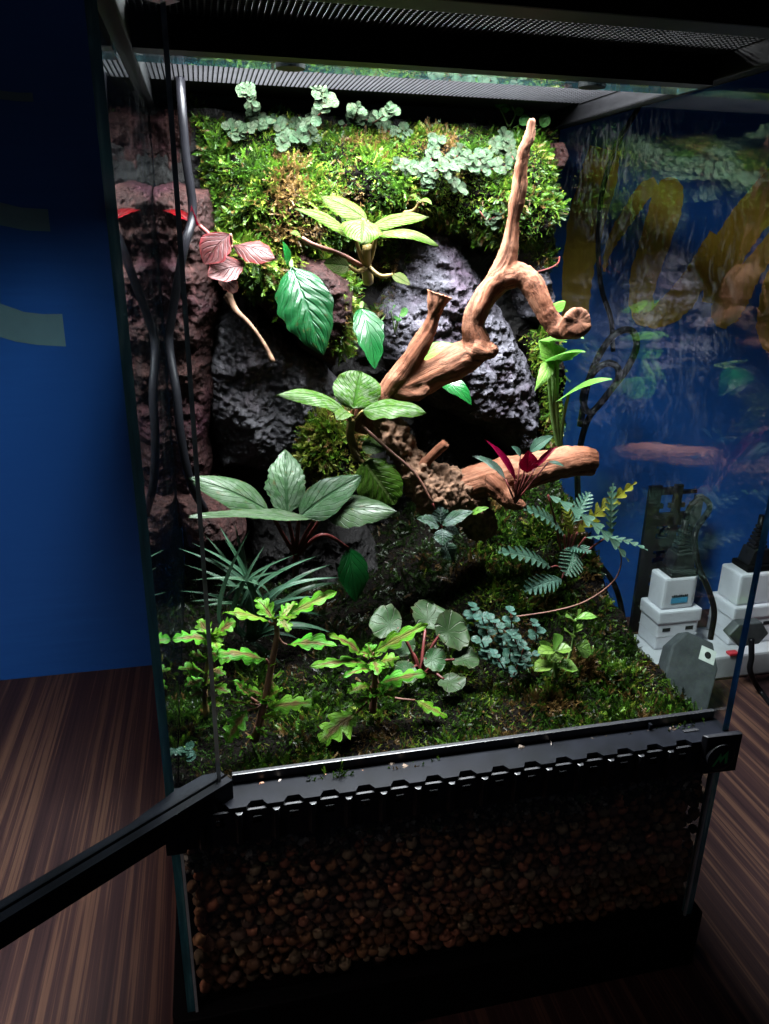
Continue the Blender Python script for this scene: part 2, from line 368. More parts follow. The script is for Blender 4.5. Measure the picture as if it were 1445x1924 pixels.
class MB:
    def __init__(s): s.V = []; s.F = []
    def box(s, a, b):
        n = len(s.V); (x0, y0, z0), (x1, y1, z1) = a, b
        s.V += [(x, y, z) for x in (x0, x1) for y in (y0, y1) for z in (z0, z1)]
        s.F += [tuple(n+i for i in f) for f in CF]; return s
    def prism(s, pts, h0, h1, ax=2):
        n = len(s.V); k = len(pts)
        def p(a, b, h): return (a, b, h) if ax == 2 else (a, h, b) if ax == 1 else (h, a, b)
        s.V += [p(a, b, h0) for a, b in pts] + [p(a, b, h1) for a, b in pts]
        s.F += [tuple(n+i for i in range(k-1, -1, -1)), tuple(n+k+i for i in range(k))]
        s.F += [(n+i, n+(i+1) % k, n+k+(i+1) % k, n+k+i) for i in range(k)]; return s
    def tube(s, pts, rad, seg=8):
        v, f = tube(pts, rad, seg); n = len(s.V); s.V += [tuple(x) for x in v]; s.F += [tuple(n+i for i in q) for q in f]; return s
    def xf(s, m): s.V = [tuple(m @ V3(v)) for v in s.V]; return s
    def build(s, name, mat, parent=None, bevel=0, smooth=False):
        o = mk(name, s.V, s.F, mat, parent, smooth)
        bm = bmesh.new(); bm.from_mesh(o.data); bmesh.ops.recalc_face_normals(bm, faces=bm.faces)
        if bevel: bmesh.ops.bevel(bm, geom=bm.edges[:], offset=bevel, segments=2, affect='EDGES', profile=.6)
        bm.to_mesh(o.data); bm.free(); return o
def spline(pts, n):
    P = [V3(p) for p in pts]
    if len(P) == 2: return [P[0].lerp(P[1], i/n) for i in range(n+1)]
    P = [P[0]*2-P[1]] + P + [P[-1]*2-P[-2]]; out = []; m = len(P)-3
    for i in range(n+1):
        t = i/n*m; k = min(int(t), m-1); t -= k; a, b, c, d = P[k:k+4]
        out.append(.5*((2*b) + (c-a)*t + (2*a-5*b+4*c-d)*t*t + (3*b-a-3*c+d)*t**3))
    return out
def tube(pts, rad, seg=8, caps=True):
    P = [V3(p) for p in pts]; n = len(P); Vs = []; Fs = []
    r = rad if hasattr(rad, '__len__') else [rad]*n
    if len(r) != n: r = list(np.interp(np.linspace(0, 1, n), np.linspace(0, 1, len(r)), r))
    N = None
    for i, p in enumerate(P):
        T = (P[min(i+1, n-1)] - P[max(i-1, 0)]).normalized()
        if N is None: N = T.orthogonal().normalized()
        N = (N - T*N.dot(T)).normalized(); B = T.cross(N)
        for k in range(seg):
            a = 2*math.pi*k/seg; Vs.append(p + (N*math.cos(a) + B*math.sin(a))*r[i])
    for i in range(n-1):
        for k in range(seg):
            Fs.append((i*seg+k, i*seg+(k+1) % seg, (i+1)*seg+(k+1) % seg, (i+1)*seg+k))
    if caps: Fs += [tuple(range(seg-1, -1, -1)), tuple((n-1)*seg+k for k in range(seg))]
    return Vs, Fs

# ================================================================== SETTING
WY = .638
tb = MB(); tb.box((-1.6, -.109, -.032), (1.9, WY-.001, 0)); tb.build('table', 'table', None, .002)['kind'] = 'structure'
wall = mk('wall', [(-3, WY, -.9), (3, WY, -.9), (3, WY, 2.4), (-3, WY, 2.4)], [(0, 1, 2, 3)], 'wall', smooth=False); wall['kind'] = 'structure'
def wall_paint(name, px, mat, off):
    pts = [at(x, y, WY-off) for x, y in px]
    me = bpy.data.meshes.new(name); bm = bmesh.new()
    f = bm.faces.new([bm.verts.new(p) for p in pts]); bmesh.ops.triangulate(bm, faces=[f]); bm.to_mesh(me); bm.free()
    me.materials.append(M[mat]); o = bpy.data.objects.new(name, me); COL.objects.link(o); o.parent = wall
def cr(pts): return [(1030+x/3.482, 200+y/3.482) for x, y in pts]
def densify(px, jit, step=7):
    out = []
    for i, a in enumerate(px):
        b = px[(i+1) % len(px)]; n = max(1, int(math.hypot(b[0]-a[0], b[1]-a[1])/step))
        for k in range(n): out.append((a[0]+(b[0]-a[0])*k/n + rnd.uniform(-jit, jit), a[1]+(b[1]-a[1])*k/n + rnd.uniform(-jit, jit)))
    return out
strokes = [
    [(372, 275, 98), (345, 400, 118), (305, 560, 124), (250, 760, 118), (210, 960, 108), (188, 1150, 98), (178, 1340, 88), (160, 1480, 80)],
    [(362, 1080, 8), (395, 940, 26), (465, 800, 44), (560, 655, 52), (640, 550, 58), (715, 505, 52)],
    [(765, 470, 30), (785, 530, 95), (772, 650, 106), (728, 800, 102), (680, 950, 96), (632, 1100, 92), (608, 1240, 78), (625, 1360, 80), (660, 1425, 40)],
    [(610, 1330, 60), (680, 1370, 78), (770, 1345, 86), (870, 1255, 92), (965, 1115, 78), (1050, 965, 72), (1120, 850, 70)],
    [(1105, 1290, 95), (1125, 1120, 100), (1190, 930, 115), (1300, 760, 122), (1430, 610, 130), (1600, 440, 135)],
    [(1125, 1445, 30), (1150, 1370, 95), (1205, 1265, 105), (1290, 1130, 82), (1385, 1000, 62), (1560, 800, 70)],
    [(1580, 960, 80), (1480, 1180, 78), (1435, 1360, 66), (1430, 1490, 60), (1480, 1580, 50), (1600, 1570, 50)],
]
for i, st in enumerate(strokes):
    sp = spline([(x, y, 0) for x, y, w in st], 40); ws = np.interp(np.linspace(0, 1, 41), np.linspace(0, 1, len(st)), [w for _, _, w in st]).tolist()
    lft, rgt = [], []
    for k in range(41):
        T = (sp[min(k+1, 40)]-sp[max(k-1, 0)]).normalized(); w = ws[k]
        j1, j2 = rnd.uniform(-5, 5), rnd.uniform(-7, 7)
        lft.append((sp[k].x+T.y*(w+j1), sp[k].y-T.x*(w+j1))); rgt.append((sp[k].x-T.y*(w+j2), sp[k].y+T.x*(w+j2)))
    Q = [at(x, y, WY-.0006-.0003*i) for x, y in cr(lft)+cr(rgt)]
    mk('painted_letter', Q, [(k, k+1, 42+k, 41+k) for k in range(40)], 'mustard', wall, smooth=False)
for i, l in enumerate([[(-60, 128), (0, 170), (35, 174), (61, 174), (63, 191), (30, 190), (0, 186), (-60, 160)],
                       [(-70, 340), (0, 380), (40, 390), (90, 393), (95, 435), (50, 433), (0, 423), (-70, 395)],
                       [(-80, 520), (0, 570), (45, 586), (80, 590), (117, 590), (124, 651), (70, 648), (30, 642), (0, 633), (-80, 590)]]):
    wall_paint('painted_letter', l, 'pale_paint', .0006)

# ================================================================== TERRARIUM
T_ = empty('glass_terrarium', (0.225, 0.22, 0), 'tall glass terrarium with black frame and its left-hinged door swung open', 'terrarium')
TW, TD, TT = .45, .45, .006
def pane(name, a, b, thin, mat='glass', parent=T_):
    # slab whose two large faces are clear glass and whose rim shows the dark teal edge
    (x0, y0, z0), (x1, y1, z1) = a, b
    V = [(x, y, z) for x in (x0, x1) for y in (y0, y1) for z in (z0, z1)]
    idx = []
    for f in CF:
        c = [len({V[i][k] for i in f}) for k in range(3)]
        idx.append(0 if c[thin] == 1 else 1)
    return mk(name, V, CF, mat, parent, smooth=False, mats=['edge'], midx=idx)
ZB, ZR = .055, .772
pane('side_pane', (0, 0, ZB-.01), (TT, TD, .76), 0)
pane('side_pane', (TW-TT, 0, ZB-.01), (TW, TD, .76), 0)
pane('back_pane', (TT+.0005, TD-TT, ZB-.01), (TW-TT-.0005, TD, .76), 1)
pane('front_pane', (TT+.0005, 0.001, ZB-.01), (TW-TT-.0005, .006, .226), 1, 'door_glass')
for bx in (TT+.0003, TW-TT-.0023): MB().box((bx, -.0012, ZB), (bx+.002, .0008, .2255)).build('silicone_bead', 'silicone', T_)
# base
b = MB(); b.prism([(-.004, -.008), (.454, -.008), (.462, .0), (.462, .455), (.454, .462), (-.004, .462), (-.012, .455), (-.012, 0)], .0, ZB); b.build('base_frame', 'matt_black', T_, .002)
# top rim
r = MB(); zt0 = .752
r.box((-.004, -.012, zt0), (.454, .012, .80)); r.build('top_frame', 'matt_black', T_, .0015)
r = MB(); r.box((-.004, .0125, zt0), (.012, .438, .80)); r.build('top_frame', 'matt_black', T_, .0015)
r = MB(); r.box((.438, .0125, zt0), (.454, .438, .80)); r.build('top_frame', 'matt_black', T_, .0015)
r = MB(); r.box((-.004, .4385, zt0-.02), (.454, .456, .80)); r.box((.0125, .361, .7688), (.4375, .438, .80)); r.build('top_frame', 'matt_black', T_)
r = MB(); r.box((.0125, .1335, .749), (.4375, .150, .779)); r.build('cross_bar', 'matt_black', T_)
def screen(y0, y1, z, p=.0042):
    m = MB(); n = int(.425/p)
    for i in range(n+1): x = .0125+i*p; m.box((x, y0, z), (x+.0011, y1, z+.0011))
    n = int((y1-y0)/p)
    for i in range(n+1): y = y0+i*p; m.box((.0125, y, z+.0003), (.4375, y+.0007, z+.001))
    o = m.build('mesh_screen', 'mesh', T_); return o
screen(.0125, .133, .769); screen(.182, .361, .7675)
# glass cover strip with cable holes behind the cross bar
cov = pane('cover_glass', (.0125, .1505, .7495), (.4375, .1815, .7535), 2)
def disc(cx, cy, z0, z1, r0, n=24): return MB().prism([(cx+r0*math.cos(2*math.pi*k/n), cy+r0*math.sin(2*math.pi*k/n)) for k in range(n)], z0, z1)
for hx in (.118, .352): disc(hx, .163, .7475, .7565, .0105).build('cable_grommet', 'matt_black', cov)
for sx in (0, 1):
    m = MB(); x0 = .0125 if sx == 0 else .4255
    m.box((x0, .1505, .7545), (x0+.012, .1815, .779)); m.build('cover_bracket', 'black', T_)
m = MB(); m.box((.0245, .178, .754), (.4255, .1815, .779)); m.build('cover_bracket', 'matt_black', T_)

# front vent strip with a notched ledge
vs = MB()
zl, pitch, n_t = .256, .0262, 15
pts = [(0.0005, .020), (.4495, .020), (.4495, -.0135), (.43, -.0095)]
x = .41
for i in range(n_t):
    xa = x - i*pitch
    pts += [(xa, -.0095), (xa-.003, -.0045), (xa-.0115, -.0045), (xa-.0145, -.0095)]
pts += [(.002, -.0095), (.0005, -.0095)]
vs.prism(pts, zl-.003, zl)
strip = vs.build('vent_strip', 'ledge', T_)
MB().box((.046, .0165, zl+.0003), (.4475, .0205, zl+.0075)).build('door_stop_lip', 'black', strip, .0006)
# front panel: solid bands with slots left open between ribs
fp = MB(); fp.box((.0005, -.0095, .2255), (.4495, -.0075, .2405)); fp.box((.0005, -.0095, .2492), (.4495, -.0075, zl-.0035))
xs = sorted([.41-i*pitch for i in range(n_t)])
prev = .0005
for xa in xs: fp.box((prev, -.0095, .2405), (xa-.0105, -.0075, .2492)); prev = xa-.004
fp.box((prev, -.0095, .2405), (.4495, -.0075, .2492)); fp.box((xs[0]-.014, -.0092, .2443), (.41, -.0078, .2456))
fp.box((.0005, -.0075, .2255), (.004, .0195, zl-.0035)); fp.box((.446, -.0075, .2255), (.4495, .0195, zl-.0035))
fp.build('vent_front', 'black', strip)
for xa in xs:
    m = MB(); m.prism([(xa-.0165, -.0096), (xa-.0235, -.0096), (xa-.0215, -.0135), (xa-.0185, -.0135)], .2265, zl-.0032); m.build('vent_rib', 'black', strip, .0005)
m = MB(); m.prism([(.4175, -.0097), (.4515, -.0097), (.4515, -.0150), (.4205, -.0138)], .2262, .2625); m.build('end_block', 'black', strip, .001)
m = MB(); m.prism([(-.002, -.0097), (.012, -.0097), (.012, -.0138), (-.002, -.0138)], .2262, .2565); m.build('end_block', 'black', strip, .001)
# round badge with a green M on the end block
bc = (.4335, .2435)
m = MB(); n = 32
ring = [(bc[0]+.0125*math.cos(2*math.pi*k/n), bc[1]+.0125*math.sin(2*math.pi*k/n)) for k in range(n)]
m.prism(ring, -.0172, -.0140, 1); badge = m.build('badge', 'black', strip, .0008)
em = [(-.0080, -.0075), (-.0015, .0050), (-.0002, .0005), (.0052, .0065), (.0060, -.0060), (.0035, -.0062), (.0032, .0008), (-.0006, -.0052), (-.0022, -.0010), (-.0058, -.0075)]
m = MB(); m.prism([(bc[0]+a, bc[1]+c) for a, c in em], -.0176, -.0173, 1); m.build('emblem', 'green_emblem', badge)
m = MB(); m.box((.411, .0035, zl+.0003), (.4245, .0065, zl+.0008)); m.build('latch_slot', 'ink', strip)
m = MB(); m.box((.3845, .0125, zl+.0003), (.387, .0160, zl+.005)); m.build('latch_pin', 'ledge', strip)
# knob on the lower right pane
disc(0, 0, 0, .014, .013, 14).xf(Matrix.Translation((.4505, .03, .09)) @ Matrix.Rotation(math.pi/2, 4, 'Y')).build('drain_knob', 'matt_black', T_, .001)

# open door, hinged at the left
door = bpy.data.objects.new('door', None); COL.objects.link(door); door.parent = T_
hx, hy = .037, .004
dd = V3((-.132, -.094, 0)).normalized(); dn = V3((dd.y, -dd.x, 0))
def dxf(): return Matrix(((dd.x, dn.x, 0, hx), (dd.y, dn.y, 0, hy), (0, 0, 1, 0), (0, 0, 0, 1)))
DX = dxf()
V = [DX @ V3((x, y, z)) for x in (0, .405) for y in (-.0025, .0025) for z in (.268, .745)]
mk('door_glass', V, CF, 'door_glass', door, smooth=False, mats=['door_edge'], midx=[1, 1, 1, 1, 0, 0] if False else [1 if i in (0, 1) else 0 for i in range(6)])
gd = bpy.data.objects[-1] if False else None
m = MB(); m.box((-.006, -.0075, .253), (.41, -.0012, .2715)); m.box((-.006, -.0012, .253), (.41, .0012, .2672)); m.box((-.006, .0012, .253), (.41, .0075, .2715)); m.box((-.006, -.006, .2525), (.41, .006, .2532))
m.xf(DX).build('door_rail', 'ledge', door)
m = MB(); m.prism([(-.006, .0076), (.005, .0135), (.028, .0140), (.05, .011), (.07, .0078), (.07, .0076)], .262, .2705); m.xf(DX).build('hinge_cap', 'ledge', door)
m = MB(); m.tube([(hx, hy, .226), (hx, hy, .262)], .006, 12); m.build('hinge_pin', 'black', door)
m = MB(); m.box((-.006, -.006, .7455), (.41, .006, .7515)); m.xf(DX).build('door_top_rail', 'black', door)

# LED lamp on the mesh lid behind the cross bar (the light that everything shows)
lamp = empty('led_lamp', (.225, .235, .80), 'black led light bar standing on the mesh lid', 'lamp')
zL = .828
m = MB(); m.box((.03, .172, zL), (.42, .340, zL+.022)); m.box((.026, .168, .8005), (.0295, .344, zL+.022)); m.box((.03, .168, .8005), (.42, .1715, zL+.022)); m.box((.03, .3405, .8005), (.42, .344, zL+.022)); m.build('skirted_housing', 'matt_black', lamp)  # skirts added to block stray lamp light; right end left open for the wall
L = area('led_light', (.225, .255, zL-.002), (.225, .255, 0), .37, .15, 60.0, (.93, .97, 1.0)); L.parent = lamp; L.matrix_parent_inverse = Matrix.Translation(-V3(lamp.location))
L.data.spread = math.radians(160)

# ================================================================== BACKDROP, ROCKS, FLOOR
SURF = {}
def grid_faces(nx, nz, keep=None):
    i, j = np.meshgrid(np.arange(nx-1), np.arange(nz-1), indexing='ij'); a = i*nz+j
    F = np.stack([a, a+nz, a+nz+1, a+1], -1).reshape(-1, 4)
    if keep is not None: F = F[keep[F].all(1)]
    return F
def field(name, label, cat, X, Y, Z, F, mat, kind=None):
    V = np.stack([X.ravel(), Y.ravel(), Z.ravel()], -1)
    used = np.unique(F); mp = -np.ones(len(V), dtype=int); mp[used] = np.arange(len(used)); V = V[used]; F = mp[F]
    o = mk(name, V, F, mat); tag(o, label, cat, kind=kind); SURF.setdefault(name, []).append((V, F)); return o
# backdrop
xs_ = np.linspace(.0065, .4435, 150); zs_ = np.linspace(.2, .752, 190); X, Z = np.meshgrid(xs_, zs_, indexing='ij')
P = np.stack([X.ravel(), Z.ravel(), np.zeros(X.size)], -1)
Yb = .422 + .012*fbm(P, 14, 4).reshape(X.shape) - .008*ridged(P+5, 30, 3).reshape(X.shape)
Yb = np.clip(Yb, .36, .4385)
field('rock_backdrop', 'dark craggy backdrop covering the rear glass of the terrarium', 'backdrop', X, Yb, Z, grid_faces(150, 190), 'backdrop')

def poly_dist(px, pz, poly):
    d = np.full(px.shape, 1e9); ins = np.zeros(px.shape, bool); n = len(poly)
    for i in range(n):
        (ax, az), (bx, bz) = poly[i], poly[(i+1) % n]
        t = np.clip(((px-ax)*(bx-ax)+(pz-az)*(bz-az))/((bx-ax)**2+(bz-az)**2+1e-12), 0, 1)
        d = np.minimum(d, np.hypot(px-ax-t*(bx-ax), pz-az-t*(bz-az)))
        c = ((az > pz) != (bz > pz)); ins ^= c & (px < (bx-ax)*(pz-az)/(bz-az+1e-12)+ax)
    return d, ins
def slab(name, label, cat, px, Y0, depth, mat, tilt=(0, 0), rnd_r=.03, amp=.006, freq=30, seed=0, step=.0014, kind=None, back=.437, rid=.5, wob=.004):
    poly = [(p.x, p.z) for p in (at(x, y, Y0) for x, y in px)]
    A = np.array(poly); lo, hi = A.min(0)-.004, A.max(0)+.004; cx, cz = A.mean(0)
    gx = np.arange(lo[0], hi[0], step); gz = np.arange(lo[1], hi[1], step); X, Z = np.meshgrid(gx, gz, indexing='ij')
    P = np.stack([X.ravel(), Z.ravel(), np.full(X.size, seed*3.7)], -1)
    wx = fbm(P, 25, 3).reshape(X.shape)*wob; wz = fbm(P+31, 25, 3).reshape(X.shape)*wob
    d, ins = poly_dist(X+wx, Z+wz, poly)
    t = np.clip(d/rnd_r, 0, 1); prof = np.sqrt(1-(1-t)**2)
    nz = amp*(fbm(P, freq, 6, .6)*(1-rid) + (ridged(P+9, freq*.8, 5, .6)-1)*rid).reshape(X.shape)
    nz = nz + (amp*.14*fbm(P+4, 190, 3, .7) - amp*.5*np.clip(.35-np.abs(vnoise(P*75+8)), 0, 1)*np.clip(.6+fbm(P+6, 30, 2), 0, 1)).reshape(X.shape)
    Y = Y0 + tilt[0]*(X-cx) - tilt[1]*(Z-cz) + depth*(1-prof) - nz
    Y = np.minimum(Y, back); X2 = np.clip(X, .0066, .4434)
    F = grid_faces(len(gx), len(gz), ins.ravel())
    V = np.stack([X2.ravel(), Y.ravel(), Z.ravel()], -1)
    # close the sides back to the backdrop
    e = np.concatenate([F[:, [0, 1]], F[:, [1, 2]], F[:, [2, 3]], F[:, [3, 0]]]); key = np.sort(e, 1)
    _, inv, cnt = np.unique(key, axis=0, return_inverse=True, return_counts=True); be = e[cnt[inv.ravel()] == 1]
    bv = np.unique(be); mp = -np.ones(len(V), dtype=int); mp[bv] = len(V)+np.arange(len(bv)); BV = V[bv].copy(); BV[:, 1] = back
    F2 = np.stack([be[:, 1], be[:, 0], mp[be[:, 0]], mp[be[:, 1]]], -1)
    V = np.concatenate([V, BV]); Fa = np.concatenate([F, F2])
    used = np.unique(Fa); m2 = -np.ones(len(V), dtype=int); m2[used] = np.arange(len(used))
    o = mk(name, V[used], m2[Fa], mat); tag(o, label, cat, kind=kind); SURF.setdefault(label, []).append((V[used], m2[F])); SURF[label+'#o'] = o
    return o
# left column of purple-brown rock against the left pane
slab('rock', 'purple-brown rock column in the back left corner behind the cable', 'rock', [(255, 345), (330, 330), (400, 345), (410, 470), (420, 560), (400, 700), (400, 900), (395, 1010), (300, 1010), (285, 600)], .335, .07, 'cork', (0, -.06), .03, .010, 42, 3, rid=.3)
slab('rock', 'rounded purple-brown rock at the top left corner below the lid', 'rock', [(250, 185), (330, 180), (385, 200), (405, 260), (395, 330), (330, 340), (250, 330)], .408, .03, 'cork', (0, 0), .03, .010, 30, 5, rid=.55)
# dark slab, left
slab('rock', 'big dark wet slate slab left of the ribbed green leaf', 'rock', [(395, 500), (430, 520), (500, 590), (560, 660), (630, 700), (665, 760), (650, 860), (600, 900), (500, 905), (420, 900), (385, 800), (385, 640)], .345, .06, 'slab', (-.18, -.12), .05, .013, 24, 7, rid=.6)
# ledge rock at upper left under the pink leaves
slab('rock', 'mossy brown rock ledge under the pink leaved plant', 'rock', [(370, 420), (520, 440), (640, 480), (690, 520), (690, 620), (640, 700), (600, 680), (520, 610), (450, 530), (390, 500)], .325, .07, 'cork', (0, -.12), .04, .010, 30, 12)
# big lavender rock, right
slab('rock', 'big lavender-grey pitted lava rock behind the upright branch', 'rock', [(790, 425), (850, 412), (905, 445), (945, 520), (1000, 600), (1032, 690), (1048, 780), (1030, 850), (985, 870), (930, 815), (850, 790), (800, 760), (745, 690), (728, 590), (770, 520)], .345, .09, 'lava', (.10, -.22), .055, .016, 26, 21, rid=.55)
slab('rock', 'small grey rock at the right pane under the upper moss', 'rock', [(985, 470), (1050, 430), (1062, 520), (1058, 640), (1010, 600), (985, 540)], .37, .05, 'lava', (0, -.1), .025, .010, 35, 25)
slab('rock', 'small purple stone at the top right moss edge', 'rock', [(1052, 262), (1072, 262), (1080, 290), (1070, 318), (1050, 318)], .375, .03, 'cork', (0, 0), .012, .004, 50, 27)
# soil mound that carries the upper moss
slab('moss_bank', 'upper bank of soil under the moss along the lid', 'soil bank', [(352, 172), (440, 205), (600, 215), (760, 215), (900, 222), (1050, 230), (1078, 300), (1080, 410), (1040, 450), (960, 470), (900, 425), (820, 415), (740, 440), (640, 470), (520, 490), (420, 440), (385, 330), (372, 240)], .345, .07, 'soil', (-.02, -.42), .06, .014, 20, 33)
BANK = 'upper bank of soil under the moss along the lid'
slab('moss_bank', 'strip of soil beside the lava rock at the right pane', 'soil bank', [(1020, 640), (1085, 620), (1105, 760), (1105, 880), (1050, 880), (1045, 760)], .335, .06, 'soil', (0, -.15), .03, .010, 28, 39)
STRIPB = 'strip of soil beside the lava rock at the right pane'
slab('moss_bank', 'mossy soil hump under the silvery rosette plant', 'soil bank', [(585, 800), (640, 770), (690, 800), (700, 880), (650, 925), (590, 920), (570, 870)], .30, .06, 'soil', (0, -.3), .03, .008, 30, 41)
HUMP = 'mossy soil hump under the silvery rosette plant'
slab('rock', 'small brown stones beside the left pane below the cable', 'rock', [(330, 960), (380, 945), (440, 965), (470, 1010), (440, 1050), (350, 1050)], .285, .05, 'cork', (0, -.3), .03, .008, 40, 44)
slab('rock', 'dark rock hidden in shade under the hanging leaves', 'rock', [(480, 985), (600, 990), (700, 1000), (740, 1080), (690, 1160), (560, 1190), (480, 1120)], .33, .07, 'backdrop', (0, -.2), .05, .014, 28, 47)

# floor
def floor_z(x, y):
    r_ = np.clip((x-.22)/.2, 0, 1)
    z = .247 + .07*np.clip(y-.06, 0, 1)*(1-r_)
    z = z + r_*np.interp(y, [.0, .06, .143, .204, .261, .33, .44], [.0, .0, .018, .045, .082, .12, .15])
    return z
xs_ = np.linspace(.0066, .4434, 150); ys_ = np.linspace(.0072, .437, 150); X, Y = np.meshgrid(xs_, ys_, indexing='ij')
P = np.stack([X.ravel(), Y.ravel(), np.zeros(X.size)], -1)
Zf = floor_z(X, Y) + .007*fbm(P, 26, 5).reshape(X.shape)
o = field('soil_floor', 'dark damp soil floor inside the terrarium', 'soil', X, Y, Zf, grid_faces(150, 150), 'soil', 'stuff')

# ---------------------------------------------------------------- moss fronds
def frond_proto(k):
    r_ = np.random.default_rng(k); V = []; F = []
    def blade(p, d, L, w, n):
        s = np.cross(d, n); s /= np.linalg.norm(s)+1e-9; b_ = len(V)
        V.extend([p, p+d*L*.45+s*w, p+d*L, p+d*L*.45-s*w]); F.append((b_, b_+1, b_+2)); F.append((b_, b_+2, b_+3))
    ax = np.array([0, 0, 1.]); bend = r_.uniform(-.5, .5, 2)
    p = np.zeros(3); d = ax.copy(); n = np.array([0, 1., 0])
    segs = 6
    for i in range(segs):
        d = d + np.array([bend[0]*.25, bend[1]*.25, 0]); d /= np.linalg.norm(d)
        blade(p, d, .24, .035, n)
        p = p + d*.15
        for sgn in (-1, 1):
            q = d*.75 + np.array([sgn*.8, r_.uniform(-.3, .3), 0]); q /= np.linalg.norm(q)
            blade(p, q, r_.uniform(.2, .38)*(1-.1*i), .046, n)
    blade(p, d, .22, .05, n)
    return np.array(V), np.array(F)
PROTO = [frond_proto(k) for k in range(6)]
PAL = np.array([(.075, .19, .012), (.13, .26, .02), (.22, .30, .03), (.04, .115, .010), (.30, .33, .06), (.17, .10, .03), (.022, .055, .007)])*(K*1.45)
def scatter(name, label, surfs, dens, size, pal_w, mask=None, wmask=None, droop=(0, -.35, -.25), spread=1.0, offs=.0, patch=18, thr=-.35, seed=1, gain=1.0):
    r_ = np.random.default_rng(seed); Vs = []; Fs = []; Cs = []; base = 0
    for (V, F) in surfs:
        T = np.concatenate([F[:, [0, 1, 2]], F[:, [0, 2, 3]]]); a, b_, c = V[T[:, 0]], V[T[:, 1]], V[T[:, 2]]
        N = np.cross(b_-a, c-a); ar = np.linalg.norm(N, axis=1)/2; N = N/(2*ar[:, None]+1e-12)
        n = int(ar.sum()*dens); t = r_.choice(len(T), n, p=ar/ar.sum())
        u = r_.random(n); v = r_.random(n); fl = u+v > 1; u[fl] = 1-u[fl]; v[fl] = 1-v[fl]
        P = a[t]+(b_-a)[t]*u[:, None]+(c-a)[t]*v[:, None]; Nn = N[t]
        tocam = np.array(CP)-P; Nn = Nn*np.sign((Nn*tocam).sum(1))[:, None]
        k = fbm(P+seed, patch, 3) > thr + r_.uniform(-.25, .25, n)
        if mask is not None:
            pj = project(P); w = fbm(P, 60, 2)*8; _, ins = poly_dist(pj[:, 0]+w, pj[:, 1]+w, mask); k &= ins
        if wmask is not None: k &= wmask(P) > r_.uniform(0, 1, n)
        P = P[k]; Nn = Nn[k]; n = len(P)
        hue = fbm(P+3, 22, 3)*.9
        for pk in range(len(PROTO)):
            sel = np.arange(n) % len(PROTO) == pk; p = P[sel]; m_ = len(p)
            if not m_: continue
            pv, pf = PROTO[pk]
            d = Nn[sel]*.75 + r_.normal(0, .55*spread, (m_, 3)) + np.array(droop); d /= np.linalg.norm(d, axis=1)[:, None]
            s = np.cross(d, r_.normal(0, 1, (m_, 3))); s /= np.linalg.norm(s, axis=1)[:, None]; q = np.cross(d, s)
            L = (r_.uniform(size[0], size[1], m_)*np.clip(1+.9*fbm(p+11, 28, 2), .55, 1.6))[:, None, None]
            vv = p[:, None, :] - d[:, None, :]*.001 + Nn[sel][:, None, :]*offs + L*(pv[None, :, 0:1]*s[:, None]+pv[None, :, 1:2]*q[:, None]+pv[None, :, 2:3]*d[:, None])
            wts = np.array(pal_w, float); g = np.log(wts+1e-6)[None, :] + r_.gumbel(0, 1, (m_, len(PAL)))
            g[:, 5] += 2.2*np.clip(fbm(p+21, 30, 3)-.22, 0, 1)*3; g[:, 2] += hue[sel]*1.5; g[:, 4] += hue[sel]*1.5; g[:, 3] -= hue[sel]*1.5; g[:, 6] -= hue[sel]*1.5
            c = PAL[g.argmax(1)]*r_.uniform(.75, 1.25, (m_, 1))*gain
            Vs.append(vv.reshape(-1, 3)); Cs.append(np.repeat(c, len(pv), 0))
            Fs.append((pf[None]+(np.arange(m_)*len(pv))[:, None, None]+base).reshape(-1, 3)); base += m_*len(pv)
    V = np.concatenate(Vs); V[:, 0] = np.clip(V[:, 0], .0068, .4432); V[:, 1] = np.maximum(V[:, 1], .0075)
    o = mk(name, V, np.concatenate(Fs), 'moss', None, smooth=False, col=np.concatenate(Cs))
    tag(o, label, 'moss', kind='stuff'); return o
scatter('moss', 'bright green and yellow moss carpet along the top of the back wall', SURF[BANK], 260000, (.0045, .0115), (3, 2.4, 1.0, 2.8, .5, .8, 1.8), seed=3, spread=1.35, thr=-.75, patch=34)
scatter('moss', 'thin moss creeping over the backdrop and rocks below the upper bank', SURF['rock_backdrop'] + SURF['big lavender-grey pitted lava rock behind the upright branch'] + SURF['big dark wet slate slab left of the ribbed green leaf'] + SURF['small grey rock at the right pane under the upper moss'], 160000, (.005, .011), (2.4, 2.2, .9, 2.8, .3, .8, 2.0),
        mask=[(380, 240), (1060, 240), (1085, 420), (1050, 500), (985, 490), (930, 455), (880, 428), (800, 415), (750, 520), (725, 580), (690, 610), (640, 560), (560, 500), (430, 430)], seed=13, thr=-.15, patch=40)
scatter('moss', 'moss clinging to the brown rock ledge under the pink leaves', SURF['mossy brown rock ledge under the pink leaved plant'], 120000, (.006, .013), (3, 3, 2, 1, 1, .8, .6),
        mask=[(400, 430), (520, 430), (690, 480), (705, 560), (690, 640), (640, 670), (540, 600), (500, 560), (440, 520)], seed=4, thr=-.35)
scatter('moss', 'moss strip growing beside the lava rock at the right pane', SURF[STRIPB], 120000, (.006, .012), (3, 2.5, 1, 2, .2, .5, 1), seed=5)
scatter('moss', 'yellowish moss clump under the silvery rosette plant', SURF[HUMP], 150000, (.007, .014), (1.5, 2, 2.6, 1, 2.2, 1.2, .4), seed=6, thr=-.6)
